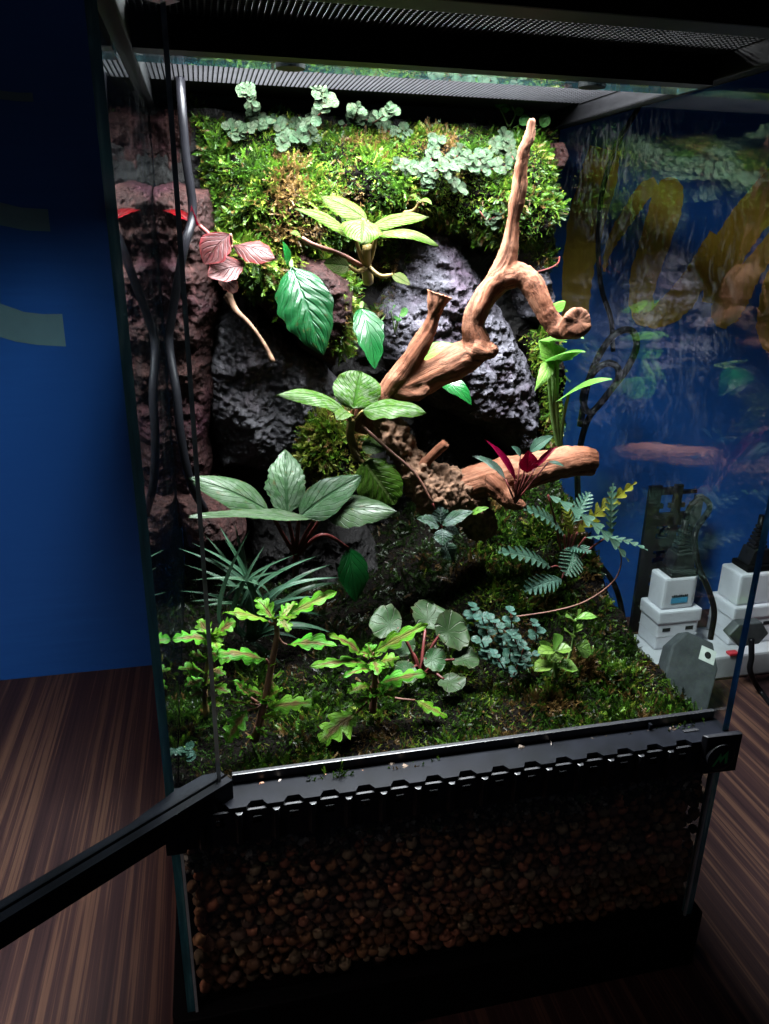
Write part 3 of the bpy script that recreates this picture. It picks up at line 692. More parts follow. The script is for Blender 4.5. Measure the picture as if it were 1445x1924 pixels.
scatter('moss', 'low dark green moss carpet covering the terrarium floor', SURF['soil_floor'], 170000, (.005, .0105), (2.0, 1.2, .4, 3.0, .12, .9, 3.2), droop=(0, -.15, .1), seed=7, thr=-.55, gain=.95,
        wmask=lambda P: np.clip(((.165+.035*np.sin(P[:, 0]*30)+np.clip(P[:, 0]-.27, 0, 1)*2.2)-P[:, 1])/.05+.5, .02, 1)*np.clip(.62+(P[:, 0]-.05)*2.2, .45, 1))

scatter('shade_dark_litter', 'litter and dying moss over the floor, darkened to stand in for shade', SURF['soil_floor'], 60000, (.005, .013), (.0, .0, .0, .15, .0, .08, 1.2), droop=(0, -.1, .0), spread=1.6, seed=8, thr=-2, gain=.4)  # low gain darkens these fronds in place of shade in the hollow

# ---------------------------------------------------------------- substrate seen through the front glass
def ico(sub):
    bm = bmesh.new(); bmesh.ops.create_icosphere(bm, subdivisions=sub, radius=1)
    V = np.array([v.co[:] for v in bm.verts]); F = np.array([[v.index for v in f.verts] for f in bm.faces]); bm.free(); return V, F
IV, IF = ico(2)
def balls(name, label, C, R, cols, mat, amp=.25, seed=0, flat=0):
    r_ = np.random.default_rng(seed); n = len(C)
    A = r_.normal(0, 1, (n, 3, 3)); Q = np.linalg.qr(A)[0]
    sc = r_.uniform(.8, 1.2, (n, 1, 3))
    if flat: sc[:, :, 2] *= flat
    v = IV[None]*sc + r_.normal(0, amp*.08, (n, len(IV), 3))
    v = np.einsum('nij,nkj->nki', Q, v)*R[:, None, None] + C[:, None]
    F = (IF[None]+(np.arange(n)*len(IV))[:, None, None]).reshape(-1, 3)
    o = mk(name, v.reshape(-1, 3), F, mat, None, col=np.repeat(cols, len(IV), 0)); tag(o, label, 'substrate', kind='stuff'); return o
def lattice(x0, x1, z0, z1, st, jit, r_):
    g = [(x+(st/2 if k % 2 else 0), z) for k, z in enumerate(np.arange(z0, z1, st*.86)) for x in np.arange(x0, x1, st)]
    g = np.array(g); return g + r_.uniform(-jit, jit, g.shape)
r_ = np.random.default_rng(5)
g = lattice(.013, .440, .062, .190, .0104, .0020, r_); n = len(g)
C1 = np.stack([g[:, 0], .0132+r_.uniform(-.001, .0025, n), g[:, 1]], -1)
g2 = lattice(.017, .440, .066, .188, .0104, .002, r_); C2 = np.stack([g2[:, 0], .020+r_.uniform(-.001, .002, len(g2)), g2[:, 1]], -1)
g3 = lattice(.03, .43, .062, .185, .0092, .0016, r_); C3 = np.stack([.444-.0065-r_.uniform(0, .002, len(g3)), g3[:, 0], g3[:, 1]], -1)
C = np.concatenate([C1, C2, C3]); n = len(C)
pal = np.array([(.12, .05, .025), (.09, .045, .025), (.16, .075, .035), (.07, .04, .028), (.13, .09, .055), (.19, .07, .04)])
balls('clay_pebbles', 'brown expanded clay pebbles packed behind the lower front glass', C, r_.uniform(.0036, .0062, n), pal[r_.integers(0, 6, n)]*r_.uniform(1.0, 3.2, (n, 1)), 'pebble', 1, 2)
g = lattice(.010, .441, .186, .252, .0042, .002, r_); n = len(g)
C = np.stack([g[:, 0], .0105+r_.uniform(-.001, .004, n), g[:, 1]], -1)
pal = np.array([(.02, .014, .01), (.05, .035, .025), (.11, .09, .075), (.16, .08, .05), (.03, .02, .015), (.20, .17, .15), (.04, .05, .02)])
balls('bark_soil', 'dark crumbly bark and soil layer behind the glass above the clay pebbles', C, r_.uniform(.0018, .0042, n), pal[r_.choice(7, n, p=[.22, .24, .16, .10, .10, .10, .08])]*r_.uniform(1.5, 3.4, (n, 1)), 'crumb', 3, 4, flat=.6)
m = MB(); m.box((.0075, .0235, .058), (.4425, .43, .236)); o = m.build('soil_core', 'soil'); tag(o, 'packed dark soil filling the lower half of the terrarium', 'soil', kind='stuff')

#PART2
# ================================================================== DRIFTWOOD
def wood(name, branches, parent, mat, amp=.0012, rough=.0, voxel=.0017, seed=0):
    tmp = MB(); cl = []
    for br in branches:
        P = [at(x, y, Y) for x, y, Y, r0 in br]; R = [mm(r0, p) for p, (_, _, _, r0) in zip(P, br)]
        n = 8*(len(P)-1); sp = spline(P, n); rr = list(np.interp(np.linspace(0, 1, n+1), np.linspace(0, 1, len(R)), R))
        rr = [q*(1+.05*math.sin(i*.37+seed)) for i, q in enumerate(rr)]
        tmp.tube(sp, rr, 12); s = 0
        for i, p in enumerate(sp):
            s += (p-sp[i-1]).length if i else 0
            T = (sp[min(i+1, n)]-sp[max(i-1, 0)]).normalized(); cl.append((*p, *T, s+len(cl)*.0, rr[i]))
    o = tmp.build('tmp', mat)
    md = o.modifiers.new('r', 'REMESH'); md.mode = 'VOXEL'; md.voxel_size = voxel
    md = o.modifiers.new('s', 'SMOOTH'); md.factor = .5; md.iterations = 5
    dg = bpy.context.evaluated_depsgraph_get(); me = bpy.data.meshes.new_from_object(o.evaluated_get(dg))
    bpy.data.objects.remove(o)
    n = len(me.vertices); V = np.empty(n*3); me.vertices.foreach_get('co', V); V = V.reshape(-1, 3)
    N = np.empty(n*3); me.vertices.foreach_get('normal', N); N = N.reshape(-1, 3)
    F = [tuple(p.vertices) for p in me.polygons]; bpy.data.meshes.remove(me)
    C = np.array(cl); D = ((V[:, None, :]-C[None, :, :3])**2).sum(2)/(C[None, :, 7]**2); k = D.argmin(1)
    T = C[k, 3:6]; s = C[k, 6]; ref = np.cross(T, [.3, -.5, .8]); ref /= np.linalg.norm(ref, axis=1)[:, None]; bi = np.cross(T, ref)
    d = V-C[k, :3]; ang = np.arctan2((d*bi).sum(1), (d*ref).sum(1))
    s = (V*T).sum(1)
    Q = np.stack([np.cos(ang)*2.6, np.sin(ang)*2.6, s*11], -1)+seed
    gr = ridged(Q, 1.2, 4, .5); lump = fbm(V+seed, 38, 3)
    ext = fbm(V+seed, 170, 4, .65)
    V2 = V + N*((gr-1.0)*amp*.45 + lump*amp*1.3 + ext*rough)[:, None]
    dk = np.clip(1.0 - 1.0*np.clip(.2-gr, 0, 1) + .10*ext, .4, 1.1)
    o = mk(name, V2, F, mat, parent, col=np.repeat(dk[:, None], 3, 1))
    at_ = o.data.attributes.new('grain', 'FLOAT_VECTOR', 'POINT'); at_.data.foreach_set('vector', Q.astype(np.float32).ravel())
    return o
dw = empty('driftwood_branch', at(790, 900, .25), 'forked orange-brown driftwood branch rising upright in front of the lava rock', 'driftwood')
wood('branch', [
    [(672, 800, .27, 26), (700, 765, .262, 30), (745, 733, .258, 28), (800, 708, .252, 33), (850, 685, .245, 32), (894, 655, .24, 29), (890, 605, .238, 22), (910, 560, .236, 23), (940, 520, .234, 25), (956, 470, .232, 17.5), (963, 420, .23, 15), (976, 350, .226, 15), (983, 290, .222, 13), (995, 255, .22, 12), (999, 222, .218, 8)],
    [(735, 735, .256, 24), (765, 690, .25, 22), (795, 640, .245, 18), (812, 600, .242, 15), (819, 578, .24, 18), (823, 562, .24, 25), (827, 550, .24, 30)],
    [(943, 520, .234, 24), (980, 517, .226, 22), (1008, 545, .218, 21), (1026, 585, .21, 19), (1043, 612, .206, 20), (1062, 619, .199, 21), (1076, 613, .186, 24), (1087, 604, .168, 27)],
    [(895, 655, .235, 25), (918, 662, .228, 16), (931, 650, .226, 10)],
    [(760, 735, .25, 20), (788, 742, .24, 13), (806, 728, .236, 4)]], dw, 'wood', .0013, .0, seed=1.3)
wood('root_base', [
    [(700, 775, .263, 24), (735, 815, .262, 32), (765, 860, .255, 28), (800, 905, .25, 42), (850, 930, .245, 45), (890, 965, .245, 36), (905, 1000, .255, 26)],
    [(775, 880, .245, 30), (815, 935, .238, 38), (845, 985, .24, 26)]], dw, M['root'], .002, .0028, .0015, seed=4.1)
wood('twig', [[(792, 878, .243, 11), (815, 853, .236, 9), (838, 833, .229, 8)]], dw, 'wood', .0006, 0, .0011, seed=2)
lg = empty('driftwood_log', at(900, 915, .24), 'thick driftwood log lying crosswise and touching the right pane', 'driftwood')
wood('log', [
    [(845, 922, .245, 26), (900, 905, .24, 36), (960, 893, .236, 34), (1020, 880, .236, 31), (1080, 868, .238, 29), (1116, 868, .240, 24)],
    [(920, 905, .232, 24), (942, 925, .222, 21), (958, 943, .216, 16), (988, 950, .212, 6)]], lg, 'wood', .0016, .0003, seed=7.7)

# ================================================================== PLANTS
CAMN = V3((-_f.x, -_f.y, -_f.z))
UPC = V3((0, -.55, .83)); UP = V3((0, -.12, 1)); FR = V3((-.05, -.95, .3)); LU = V3((-.4, -.5, .75)); RU = V3((.4, -.5, .75))
def prof(kind, u):
    u = np.asarray(u)
    if kind == 'round': w = np.sqrt(np.clip(1-(2*u-1)**2, 0, 1))**.9
    elif kind == 'heart': w = np.sin(np.pi*np.clip(u, 0, 1)**.55)**.72
    elif kind == 'ovate': w = np.sin(np.pi*u**.78)**.82
    elif kind == 'obovate': w = np.sin(np.pi*u**1.15)**.85
    elif kind == 'lance': w = np.sin(np.pi*u**.8)
    elif kind == 'serrate': w = np.sin(np.pi*u**.75)**.85*(1+.10*(np.abs((u*11) % 1-.5)*2-.5))
    elif kind == 'strap': w = np.clip(u*20, 0, 1)**.5*np.clip((1-u)*3, 0, 1)**.8
    elif kind == 'coleus': w = np.sin(np.pi*u**.8)**.75*(.5+.56*np.abs(np.sin(np.pi*(u*3.7+.2)))+.04*np.sin(u*50))*np.where(u < .14, u/.14, 1)
    elif kind == 'pinnate': w = np.sin(np.pi*u**.8)**.6*(.2+.8*np.clip(np.sin(np.pi*u*8.5)**2*1.35-.1, 0, 1)**.6)
    elif kind == 'arrow': w = np.where(u < .16, (u/.16)**.45, (np.clip(1-(u-.16)/.84, 0, 1))**.85)
    return w
NU = {'pinnate': 68, 'coleus': 34, 'serrate': 46, 'strap': 10}
def leaf_mesh(kind, b, t, w, nh, arch=.08, cup=.06, wave=.0, back=0., quilt=.0, nv=8, nu=None, twist=0, sd=0, droop=0):
    nu = nu or NU.get(kind, 16); nvv = nv
    Lg = (t-b).length; T0 = (t-b).normalized(); N0 = nh - T0*nh.dot(T0)
    N0 = N0.normalized() if N0.length > 1e-4 else T0.orthogonal()
    S0 = T0.cross(N0)
    u = np.linspace(0, 1, nu+1); v = np.linspace(-1, 1, nvv+1); U, Vv = np.meshgrid(u, v, indexing='ij')
    wp = prof(kind, U)*w/2
    r_ = np.random.default_rng(int(sd*1000) % 99991)
    if nvv > 3:
        for sd_ in (-1, 1):
            ks = r_.uniform(3, 17, 4); aa = r_.normal(0, .028, 4); pp = r_.uniform(0, 6, 4)
            jit = 1+sum(aa[q]*np.sin(ks[q]*U*2+pp[q]) for q in range(4)); wp = np.where(Vv*sd_ > 0, wp*jit, wp)
    lat = Vv*wp; al = U*Lg
    if back: al = al - back*Lg*np.abs(Vv)**1.3*np.clip(1-U*2.2, 0, 1)
    if kind == 'coleus': al = al + .38*wp*np.abs(Vv)
    if kind == 'serrate': al = al + .10*w*np.abs(Vv)
    if kind == 'pinnate': al = al + .75*wp*np.abs(Vv)
    h = arch*Lg*4*U*(1-U) - droop*Lg*U**2.2 + cup*w*np.abs(Vv)**1.6*np.minimum(1, prof('ovate', np.clip(U, .02, .98))+.2)
    ph = r_.uniform(0, 6)
    h = h + wave*w*np.sin(U*9+ph+Vv*1.5)*np.abs(Vv) + quilt*w*np.abs(np.sin(np.pi*7*(U-.4*np.abs(Vv)*.5)))*np.sin(np.pi*np.abs(Vv))
    h = h + .012*w*np.cos(U*4+ph)
    if twist:
        a = twist*U; lat, h = lat*np.cos(a)-0*h, h+lat*np.sin(a)
    B, T, N, Sd = (np.array(q) for q in (b, T0, N0, S0))
    P = B + al[..., None]*T + h[..., None]*N + lat[..., None]*Sd
    F = grid_faces(nu+1, nvv+1); uv = np.stack([U.ravel(), Vv.ravel()*.5+.5], -1)
    return P.reshape(-1, 3), F[:, ::-1], uv
def leaf(pl, b, t, wpx, nh, kind, mat, name='leaf', **kw):
    B = b if isinstance(b, V3) else at(*b); Tt = t if isinstance(t, V3) else at(*t)
    w = mm(wpx, B) if wpx > 1 else wpx
    V, F, uv = leaf_mesh(kind, B, Tt, w, nh, sd=rnd.random()*50, **kw)
    return mk(name, V, F, mat, pl, uv=uv)
def stem(pl, pts, r0, r1, mat, name='stem', n=14, seg=7):
    P = [p if isinstance(p, V3) else at(*p) for p in pts]
    sp = spline(P, n); V, F = tube(sp, list(np.linspace(r0, r1, n+1)), seg); return mk(name, V, F, mat, pl)
def plant(name, label, cat, base, group=None): return empty(name, base if isinstance(base, V3) else at(*base), label, cat, group)

# surface lookups on the built ground, rocks and banks
from mathutils.bvhtree import BVHTree
_allV = []; _allF = []; _o = 0
for k_, lst in SURF.items():
    if isinstance(lst, list):
        for (v_, f_) in lst: _allV += v_.tolist(); _allF += (f_+_o).tolist(); _o += len(v_)
BVH = BVHTree.FromPolygons(_allV, _allF)
def hit(x, y, lift=.004):
    d = ray(x, y).normalized(); h = BVH.ray_cast(CP, d)
    return (h[0] - d*lift) if h[0] else at(x, y, .35)

# --- pale round-leaved creepers on the upper moss
def small_leaf_mesh(kind, mat, n=3, wr=.95):
    out = []
    for k in range(n):
        V, F, uv = leaf_mesh(kind, V3((0, 0, 0)), V3((0, 1, 0)), wr, V3((0, 0, 1)), arch=.03, cup=.10, wave=.05, nv=6, nu=9, sd=k*3.3+len(kind))
        me = bpy.data.meshes.new('small_leaf'); me.from_pydata(V.tolist(), [], F.tolist()); me.materials.append(M[mat])
        me.polygons.foreach_set('use_smooth', np.ones(len(me.polygons), dtype=bool))
        l = me.uv_layers.new(name='UVMap'); idx = np.empty(len(me.loops), dtype=np.int32); me.loops.foreach_get('vertex_index', idx)
        l.data.foreach_set('uv', uv.astype(np.float32)[idx].ravel()); out.append(me)
    return out
SM = {k: small_leaf_mesh('round', k) for k in ('pilea', 'pilea_floor', 'sprig', 'succulent')}
def small_leaf(pl, p, d, nrm, L, key):
    T = d.normalized(); N = (nrm-T*nrm.dot(T)).normalized(); X = T.cross(N)
    o = bpy.data.objects.new('leaf', rnd.choice(SM[key])); COL.objects.link(o); o.parent = pl
    q = p-org(pl)
    o.matrix_local = Matrix(((X.x*L, T.x*L, N.x*L, q.x), (X.y*L, T.y*L, N.y*L, q.y), (X.z*L, T.z*L, N.z*L, q.z), (0, 0, 0, 1)))
    return o
def creeper(label, paths, key='pilea', Lpx=18, lift=.012, step=9.5, smat='stem_red', nrm=None, cat='plant', name='creeping_plant', group='pale creepers on the upper moss', pts3=None):
    pl = None
    for pi, path in enumerate(paths):
        P = pts3[pi] if pts3 else [hit(x, y, lift) for x, y in path]
        if pl is None: pl = plant(name, label, cat, P[0], group)
        L3 = sum((P[i+1]-P[i]).length for i in range(len(P)-1)); L = mm(Lpx, P[0])
        n = max(4, int(L3/mm(step, P[0]))); sp = spline(P, n)
        stem(pl, P, .0008, .0005, smat, n=n, seg=5)
        for i, p in enumerate(sp):
            T = (sp[min(i+1, n)]-sp[max(i-1, 0)]).normalized()
            for s_ in (-1, 1):
                up = (nrm or V3((0, -.8, .6))) + V3((rnd.uniform(-.4, .4), rnd.uniform(-.4, .1), rnd.uniform(-.3, .3)))
                side = T.cross(up).normalized()*s_
                if i % 2: side = (side*.5 + up.normalized()*.25 + T*rnd.uniform(-.6, .6))
                d = side + T*rnd.uniform(-.3, .5)
                small_leaf(pl, p + up.normalized()*rnd.uniform(0, .004), d, up, L*rnd.uniform(.55, 1.2), key)
        small_leaf(pl, sp[-1], (sp[-1]-sp[-2]), UPC, L*.8, key)
    return pl
creeper('pale round-leaved creeper with two upright tips at the top left of the moss', [[(440, 255), (475, 245), (510, 230), (555, 235), (590, 225)], [(505, 240), (478, 215), (472, 190), (462, 168)], [(450, 262), (430, 240)], [(520, 235), (540, 262), (530, 275)], [(560, 245), (600, 215), (615, 190), (595, 172)], [(555, 240), (560, 262), (590, 258)]])
creeper('short pale round-leaved creeper between the two larger ones', [[(645, 240), (665, 225), (690, 225), (715, 235)], [(665, 228), (672, 205)], [(700, 232), (725, 215), (735, 205)], [(720, 240), (745, 255), (765, 248)]])
creeper('dense pale round-leaved creeper left of the upright branch tip', [[(742, 310), (770, 318), (800, 330), (830, 315), (870, 310), (905, 300)], [(800, 325), (815, 285), (820, 262)], [(805, 335), (800, 352)], [(835, 325), (850, 345), (870, 362)], [(880, 315), (910, 320), (950, 312)], [(905, 300), (935, 275), (948, 262), (965, 300)], [(850, 300), (870, 285)]])
creeper('tiny grey-green creeper below the dense pale creeper', [[(900, 395), (915, 415), (930, 425)], [(915, 415), (935, 405)]], Lpx=12, step=10)
p0 = hit(955, 235, .004)
pl = plant('seedling', 'fresh green sprig poking above the moss beside the branch tip', 'plant', p0)
for pth, lv in (([(955, 238), (945, 215), (935, 195)], [(935, 193), (945, 188), (930, 198)]), ([(958, 238), (968, 215), (962, 200)], [(960, 197), (968, 215), (945, 210)]), ([(965, 240), (985, 232), (1010, 236)], [(975, 232), (1015, 236), (990, 240)])):
    P = [p0 + (at(x, y, p0.y-.006*i) - p0) for i, (x, y) in enumerate(pth)]
    stem(pl, P, .0009, .0006, 'stem_green', seg=5)
    for (x, y) in lv:
        q = at(x, y, p0.y-.014); small_leaf(pl, q, V3((rnd.uniform(-1, 1), -.3, rnd.uniform(-.2, .6))), V3((rnd.uniform(-.4, .4), -.8, .5)), mm(rnd.uniform(17, 25), q), 'sprig')

# --- pink-leaved plant with a scarlet leaf
pl = plant('pink_leaved_plant', 'pinkish brown-leaved plant with a scarlet leaf reaching the left pane', 'plant', (420, 490, .325))
leaf(pl, (432, 440, .300), (384, 497, .292), 62, V3((-.2, -.9, .4)), 'obovate', 'redleaf', arch=.10, cup=.12, quilt=.03)
leaf(pl, (437, 462, .305), (517, 486, .290), 56, V3((.1, -.75, .65)), 'obovate', 'redleaf', arch=.12, cup=-.14, quilt=.03)
leaf(pl, (458, 500, .300), (390, 520, .286), 56, V3((-.1, -.85, .5)), 'obovate', 'redleaf', arch=.08, cup=.12, quilt=.03)
leaf(pl, (415, 520, .30), (445, 548, .293), 30, FR, 'round', 'redleaf', arch=.1)
leaf(pl, (374, 424, .312), (306, 396, .325), 22, V3((.1, -.6, .75)), 'lance', 'scarlet', arch=.05, cup=.25)
leaf(pl, (372, 424, .312), (360, 385, .312), 10, V3((-.6, -.8, 0)), 'lance', 'scarlet', cup=.2)
stem(pl, [(420, 500, .325), (400, 450, .31), (375, 424, .312)], .0028, .002, 'stem_red')
stem(pl, [(420, 500, .325), (433, 460, .308), (433, 440, .300)], .0022, .0015, 'stem_pink')
stem(pl, [(420, 500, .325), (450, 490, .305), (458, 500, .300)], .0022, .0015, 'stem_pink')
stem(pl, [(420, 500, .325), (430, 475, .31), (437, 462, .305)], .0022, .0015, 'stem_pink')
# --- cream-veined plant high on the moss
pl = plant('variegated_plant', 'cream and green variegated rosette growing high on the mossy wall', 'plant', (692, 525, .33))
ct = (690, 462, .285)
stem(pl, [(692, 528, .335), (688, 495, .305), ct], .0058, .0045, 'stem_tan')
for bb, tt, w, nh, kw in (
        ((668, 448, .285), (553, 392, .262), 48, V3((-.2, -.55, .8)), dict(arch=.10, cup=-.12)),
        ((690, 415, .283), (602, 368, .295), 50, V3((-.1, -.65, .75)), dict(arch=.06, cup=-.08)),
        ((682, 412, .27), (679, 457, .245), 78, V3((0, -.72, .7)), dict(arch=.02, cup=-.10)),
        ((700, 425, .28), (805, 408, .27), 44, V3((.1, -.55, .8)), dict(arch=.10, cup=-.12)),
        ((708, 438, .275), (824, 462, .25), 40, V3((.1, -.5, .85)), dict(arch=.14, cup=-.15)),
        ((655, 500, .29), (607, 495, .285), 40, V3((-.2, -.9, .3)), dict(arch=.05, cup=.1)),
        ((737, 516, .30), (771, 536, .29), 24, V3((.2, -.8, .5)), dict(arch=.05))):
    leaf(pl, bb, tt, w, nh, 'ovate' if w < 70 else 'heart', 'varieg', quilt=.025, wave=.03, **kw)
    stem(pl, [(690, 500, .305), ((690+bb[0])/2, (500+bb[1])/2+10, .295), bb], .0028, .0016, 'stem_tan', 'petiole')
stem(pl, [(688, 505, .305), (640, 478, .29), (590, 460, .285), (567, 447, .285)], .0026, .0020, 'stem_pink', 'runner')
leaf(pl, (567, 447, .285), (545, 440, .28), 20, UPC, 'ovate', 'varieg', arch=.2)
stem(pl, [(760, 400, .33), (778, 395, .315), (788, 380, .31)], .002, .0014, 'stem_tan', 'runner')
leaf(pl, (787, 378, .31), (812, 385, .30), 16, UPC, 'ovate', 'varieg', arch=.2); leaf(pl, (787, 378, .31), (770, 368, .305), 14, UPC, 'ovate', 'varieg', arch=.2)

# --- glossy green leaved plants on the wall
pl = plant('ribbed_leaf_plant', 'single large ribbed green leaf hanging over the dark slab', 'plant', (545, 495, .325))
leaf(pl, (548, 503, .312), (607, 668, .272), 104, V3((-.15, -.9, .42)), 'ovate', 'ribbed', arch=.10, cup=-.10, quilt=.05, nu=30, nv=14)
leaf(pl, (540, 500, .322), (530, 452, .315), 22, V3((.7, -.7, .1)), 'lance', 'deepgreen', arch=.1)
stem(pl, [(545, 490, .33), (548, 503, .312)], .003, .002, 'stem_green')
pl = plant('glossy_leaf_plant', 'smaller glossy green leaf hanging between ribbed leaf and driftwood stub', 'plant', (680, 575, .33))
leaf(pl, (678, 580, .318), (704, 694, .282), 58, V3((.1, -.92, .35)), 'ovate', 'deepgreen', arch=.10, cup=.10, nu=22)
stem(pl, [(680, 570, .335), (678, 580, .318)], .0025, .002, 'stem_green')
pl = plant('broad_leaf_plant', 'green leaves peeking from behind the driftwood above the dark hollow', 'plant', (820, 700, .31))
leaf(pl, (785, 682, .272), (856, 646, .268), 34, V3((0, -.55, .8)), 'lance', 'syngon', arch=.14)
leaf(pl, (815, 712, .285), (886, 762, .262), 46, V3((.1, -.6, .78)), 'ovate', 'deepgreen', arch=.16, cup=.08)
stem(pl, [(820, 700, .31), (815, 712, .285)], .002, .0015, 'stem_green'); stem(pl, [(820, 700, .31), (785, 682, .272)], .002, .0015, 'stem_green')

# --- silvery rosette with a hanging leaf and runner
pl = plant('rosette_plant', 'silvery green rosette on the moss hump with a round hanging leaf', 'plant', (668, 862, .272))
ct = (662, 785, .245)
stem(pl, [(672, 862, .275), (658, 820, .255), ct], .0045, .004, 'stem_tan')
for bb, tt, w, nh, kind, kw in (
        ((664, 768, .243), (678, 698, .262), 92, V3((0, -.72, .7)), 'round', dict(arch=.08, cup=-.06)),
        ((650, 775, .24), (520, 742, .225), 52, V3((-.1, -.45, .88)), 'ovate', dict(arch=.14, cup=-.12)),
        ((682, 772, .238), (801, 776, .215), 60, V3((.1, -.5, .86)), 'ovate', dict(arch=.12, cup=-.10)),
        ((655, 775, .235), (632, 790, .215), 36, V3((0, -.5, .85)), 'ovate', dict(arch=.1)),
        ((680, 835, .25), (726, 846, .238), 36, V3((.1, -.8, .5)), 'ovate', dict(arch=.08))):
    leaf(pl, bb, tt, w, nh, kind, 'episcia', quilt=.03, wave=.04, nu=22, nv=10, **kw)
    if bb[1] < 800: stem(pl, [(660, 795, .248), bb], .0022, .0014, 'stem_tan', 'petiole')
leaf(pl, (684, 868, .245), (742, 948, .232), 88, V3((0, -.93, .3)), 'round', 'quilt', arch=.06, cup=-.12, quilt=.05, nu=26, nv=12)
stem(pl, [(665, 840, .26), (676, 862, .252), (684, 868, .245)], .0024, .0018, 'stem_tan', 'petiole')
stem(pl, [(680, 800, .25), (730, 845, .235), (780, 890, .222), (812, 945, .215)], .0018, .0014, 'stem_pink', 'runner')
pl = plant('plantlet', 'small silver-veined plantlet hanging from a runner below the root mass', 'plant', (828, 985, .225))
for bb, tt, w, nh in (((828, 985, .214), (825, 948, .22), 34, UPC), ((830, 988, .212), (888, 962, .205), 28, UPC), ((826, 990, .212), (785, 975, .21), 30, UPC), ((830, 992, .21), (832, 1024, .2), 36, UPC), ((832, 992, .212), (862, 1004, .205), 24, UPC), ((832, 1018, .218), (850, 1050, .215), 34, FR)):
    leaf(pl, bb, tt, w, nh, 'serrate', 'tinyplant', quilt=.06, wave=.05, arch=.1, nv=8)
leaf(pl, (885, 966, .206), (919, 954, .2), 14, UPC, 'ovate', 'succulent', arch=.1)
stem(pl, [(812, 945, .215), (822, 970, .217), (830, 992, .214), (838, 1020, .218)], .0014, .001, 'stem_red')

# --- large silvery leaves above the grass
pl = plant('large_leaved_plant', 'large silvery green-leaved plant with red stems at middle left', 'plant', (556, 1045, .265))
for bb, tt, w, nh, kind, kw in (
        ((508, 962, .225), (356, 898, .215), 70, V3((.05, -.62, .78)), 'ovate', dict(arch=.06, cup=-.06)),
        ((540, 972, .225), (535, 852, .265), 78, V3((0, -.8, .6)), 'serrate', dict(arch=.05, cup=.05)),
        ((562, 972, .22), (680, 893, .225), 72, V3((-.1, -.72, .68)), 'ovate', dict(arch=.08, cup=-.05)),
        ((592, 975, .215), (360, 972, .180), 60, V3((0, -.02, 1)), 'serrate', dict(arch=.02, cup=.05)),
        ((610, 962, .225), (745, 962, .200), 74, V3((.1, -.6, .8)), 'ovate', dict(arch=.10, cup=-.12)),
        ((655, 1030, .26), (668, 1132, .245), 60, V3((.2, -.9, .2)), 'ovate', dict(arch=.06))):
    leaf(pl, bb, tt, w, nh, kind, 'silver' if bb[1] < 1000 else 'deepgreen', quilt=.03, wave=.03, nv=10, **kw)
    stem(pl, [(556, 1045, .262), ((556+bb[0])/2, 1005, .24), bb], .0024, .0017, 'stem_red', 'petiole')
stem(pl, [atz(556, 1090, .262), (556, 1045, .262)], .004, .003, 'stem_red')

# --- grass tuft
gb = atz(468, 1205, .268)
pl = plant('grass_tuft', 'tuft of narrow arching grey-green grass blades at the left', 'grass', gb)
tips = [(640, 1085), (600, 1043), (625, 1060), (645, 1095), (560, 1040), (520, 1050), (610, 1160), (625, 1190), (590, 1185), (560, 1200), (540, 1290), (500, 1020), (470, 995), (440, 980), (410, 985), (385, 1005), (360, 1020), (335, 1030), (345, 1060), (360, 1090), (335, 1110), (355, 1130), (390, 1045), (420, 1010), (455, 1010), (580, 1075), (545, 1070), (400, 1100), (375, 1140), (600, 1120)]
for i, (x, y) in enumerate(tips):
    tp = at(x, y, gb.y + rnd.uniform(-.075, .02)); base = gb + V3((rnd.uniform(-.008, .008), rnd.uniform(-.006, .006), 0))
    d_ = (tp-base).length
    leaf(pl, base, tp, .0042+rnd.uniform(0, .0014), V3(((tp.x-base.x)*-2, -.5, 1.0)), 'strap', 'grass', 'blade', arch=rnd.uniform(.2, .34), cup=.15, nv=2, nu=14)

# --- coleus plants
def coleus(label, st, leaves, mat='coleus', smat='stem_pink', r0=.0036):
    pl = plant('coleus_plant', label, 'plant', st[0], 'coleus plants on the terrarium floor')
    P = [p if isinstance(p, V3) else at(*p) for p in st]; stem(pl, P, r0, r0*.5, smat)
    for (x, y, Y, x2, y2, Y2, w, nh) in leaves:
        B = at(x, y, Y); s_ = min(P, key=lambda q: (q-B).length)
        tp = B.lerp(at(x2, y2, Y2), .92)
        leaf(pl, B, tp, w*.95, nh, 'coleus', 'coleus' if rnd.random() < .6 else 'coleus_green', arch=rnd.uniform(.02, .08), cup=rnd.uniform(-.12, .12), wave=.09, nv=8, droop=rnd.uniform(.0, .14))
        if rnd.random() < .7:
            d2 = (tp-B); d2 = V3((-d2.x*rnd.uniform(.2, .7), d2.y*rnd.uniform(-.5, .5)-.004, abs(d2.z)*.3+.003)); b2 = s_.lerp(B, .15)
            leaf(pl, b2, b2+d2*.55+V3((rnd.uniform(-.006, .006), -.006, .004)), w*.55, nh, 'coleus', mat, arch=.06, cup=.1, wave=.08, nv=6)
        stem(pl, [s_, s_.lerp(B, .5)+V3((0, 0, -.002)), B], .0014, .001, 'stem_pink', 'petiole', n=6, seg=5)
    return pl
CUP = V3((0, -.3, .95))
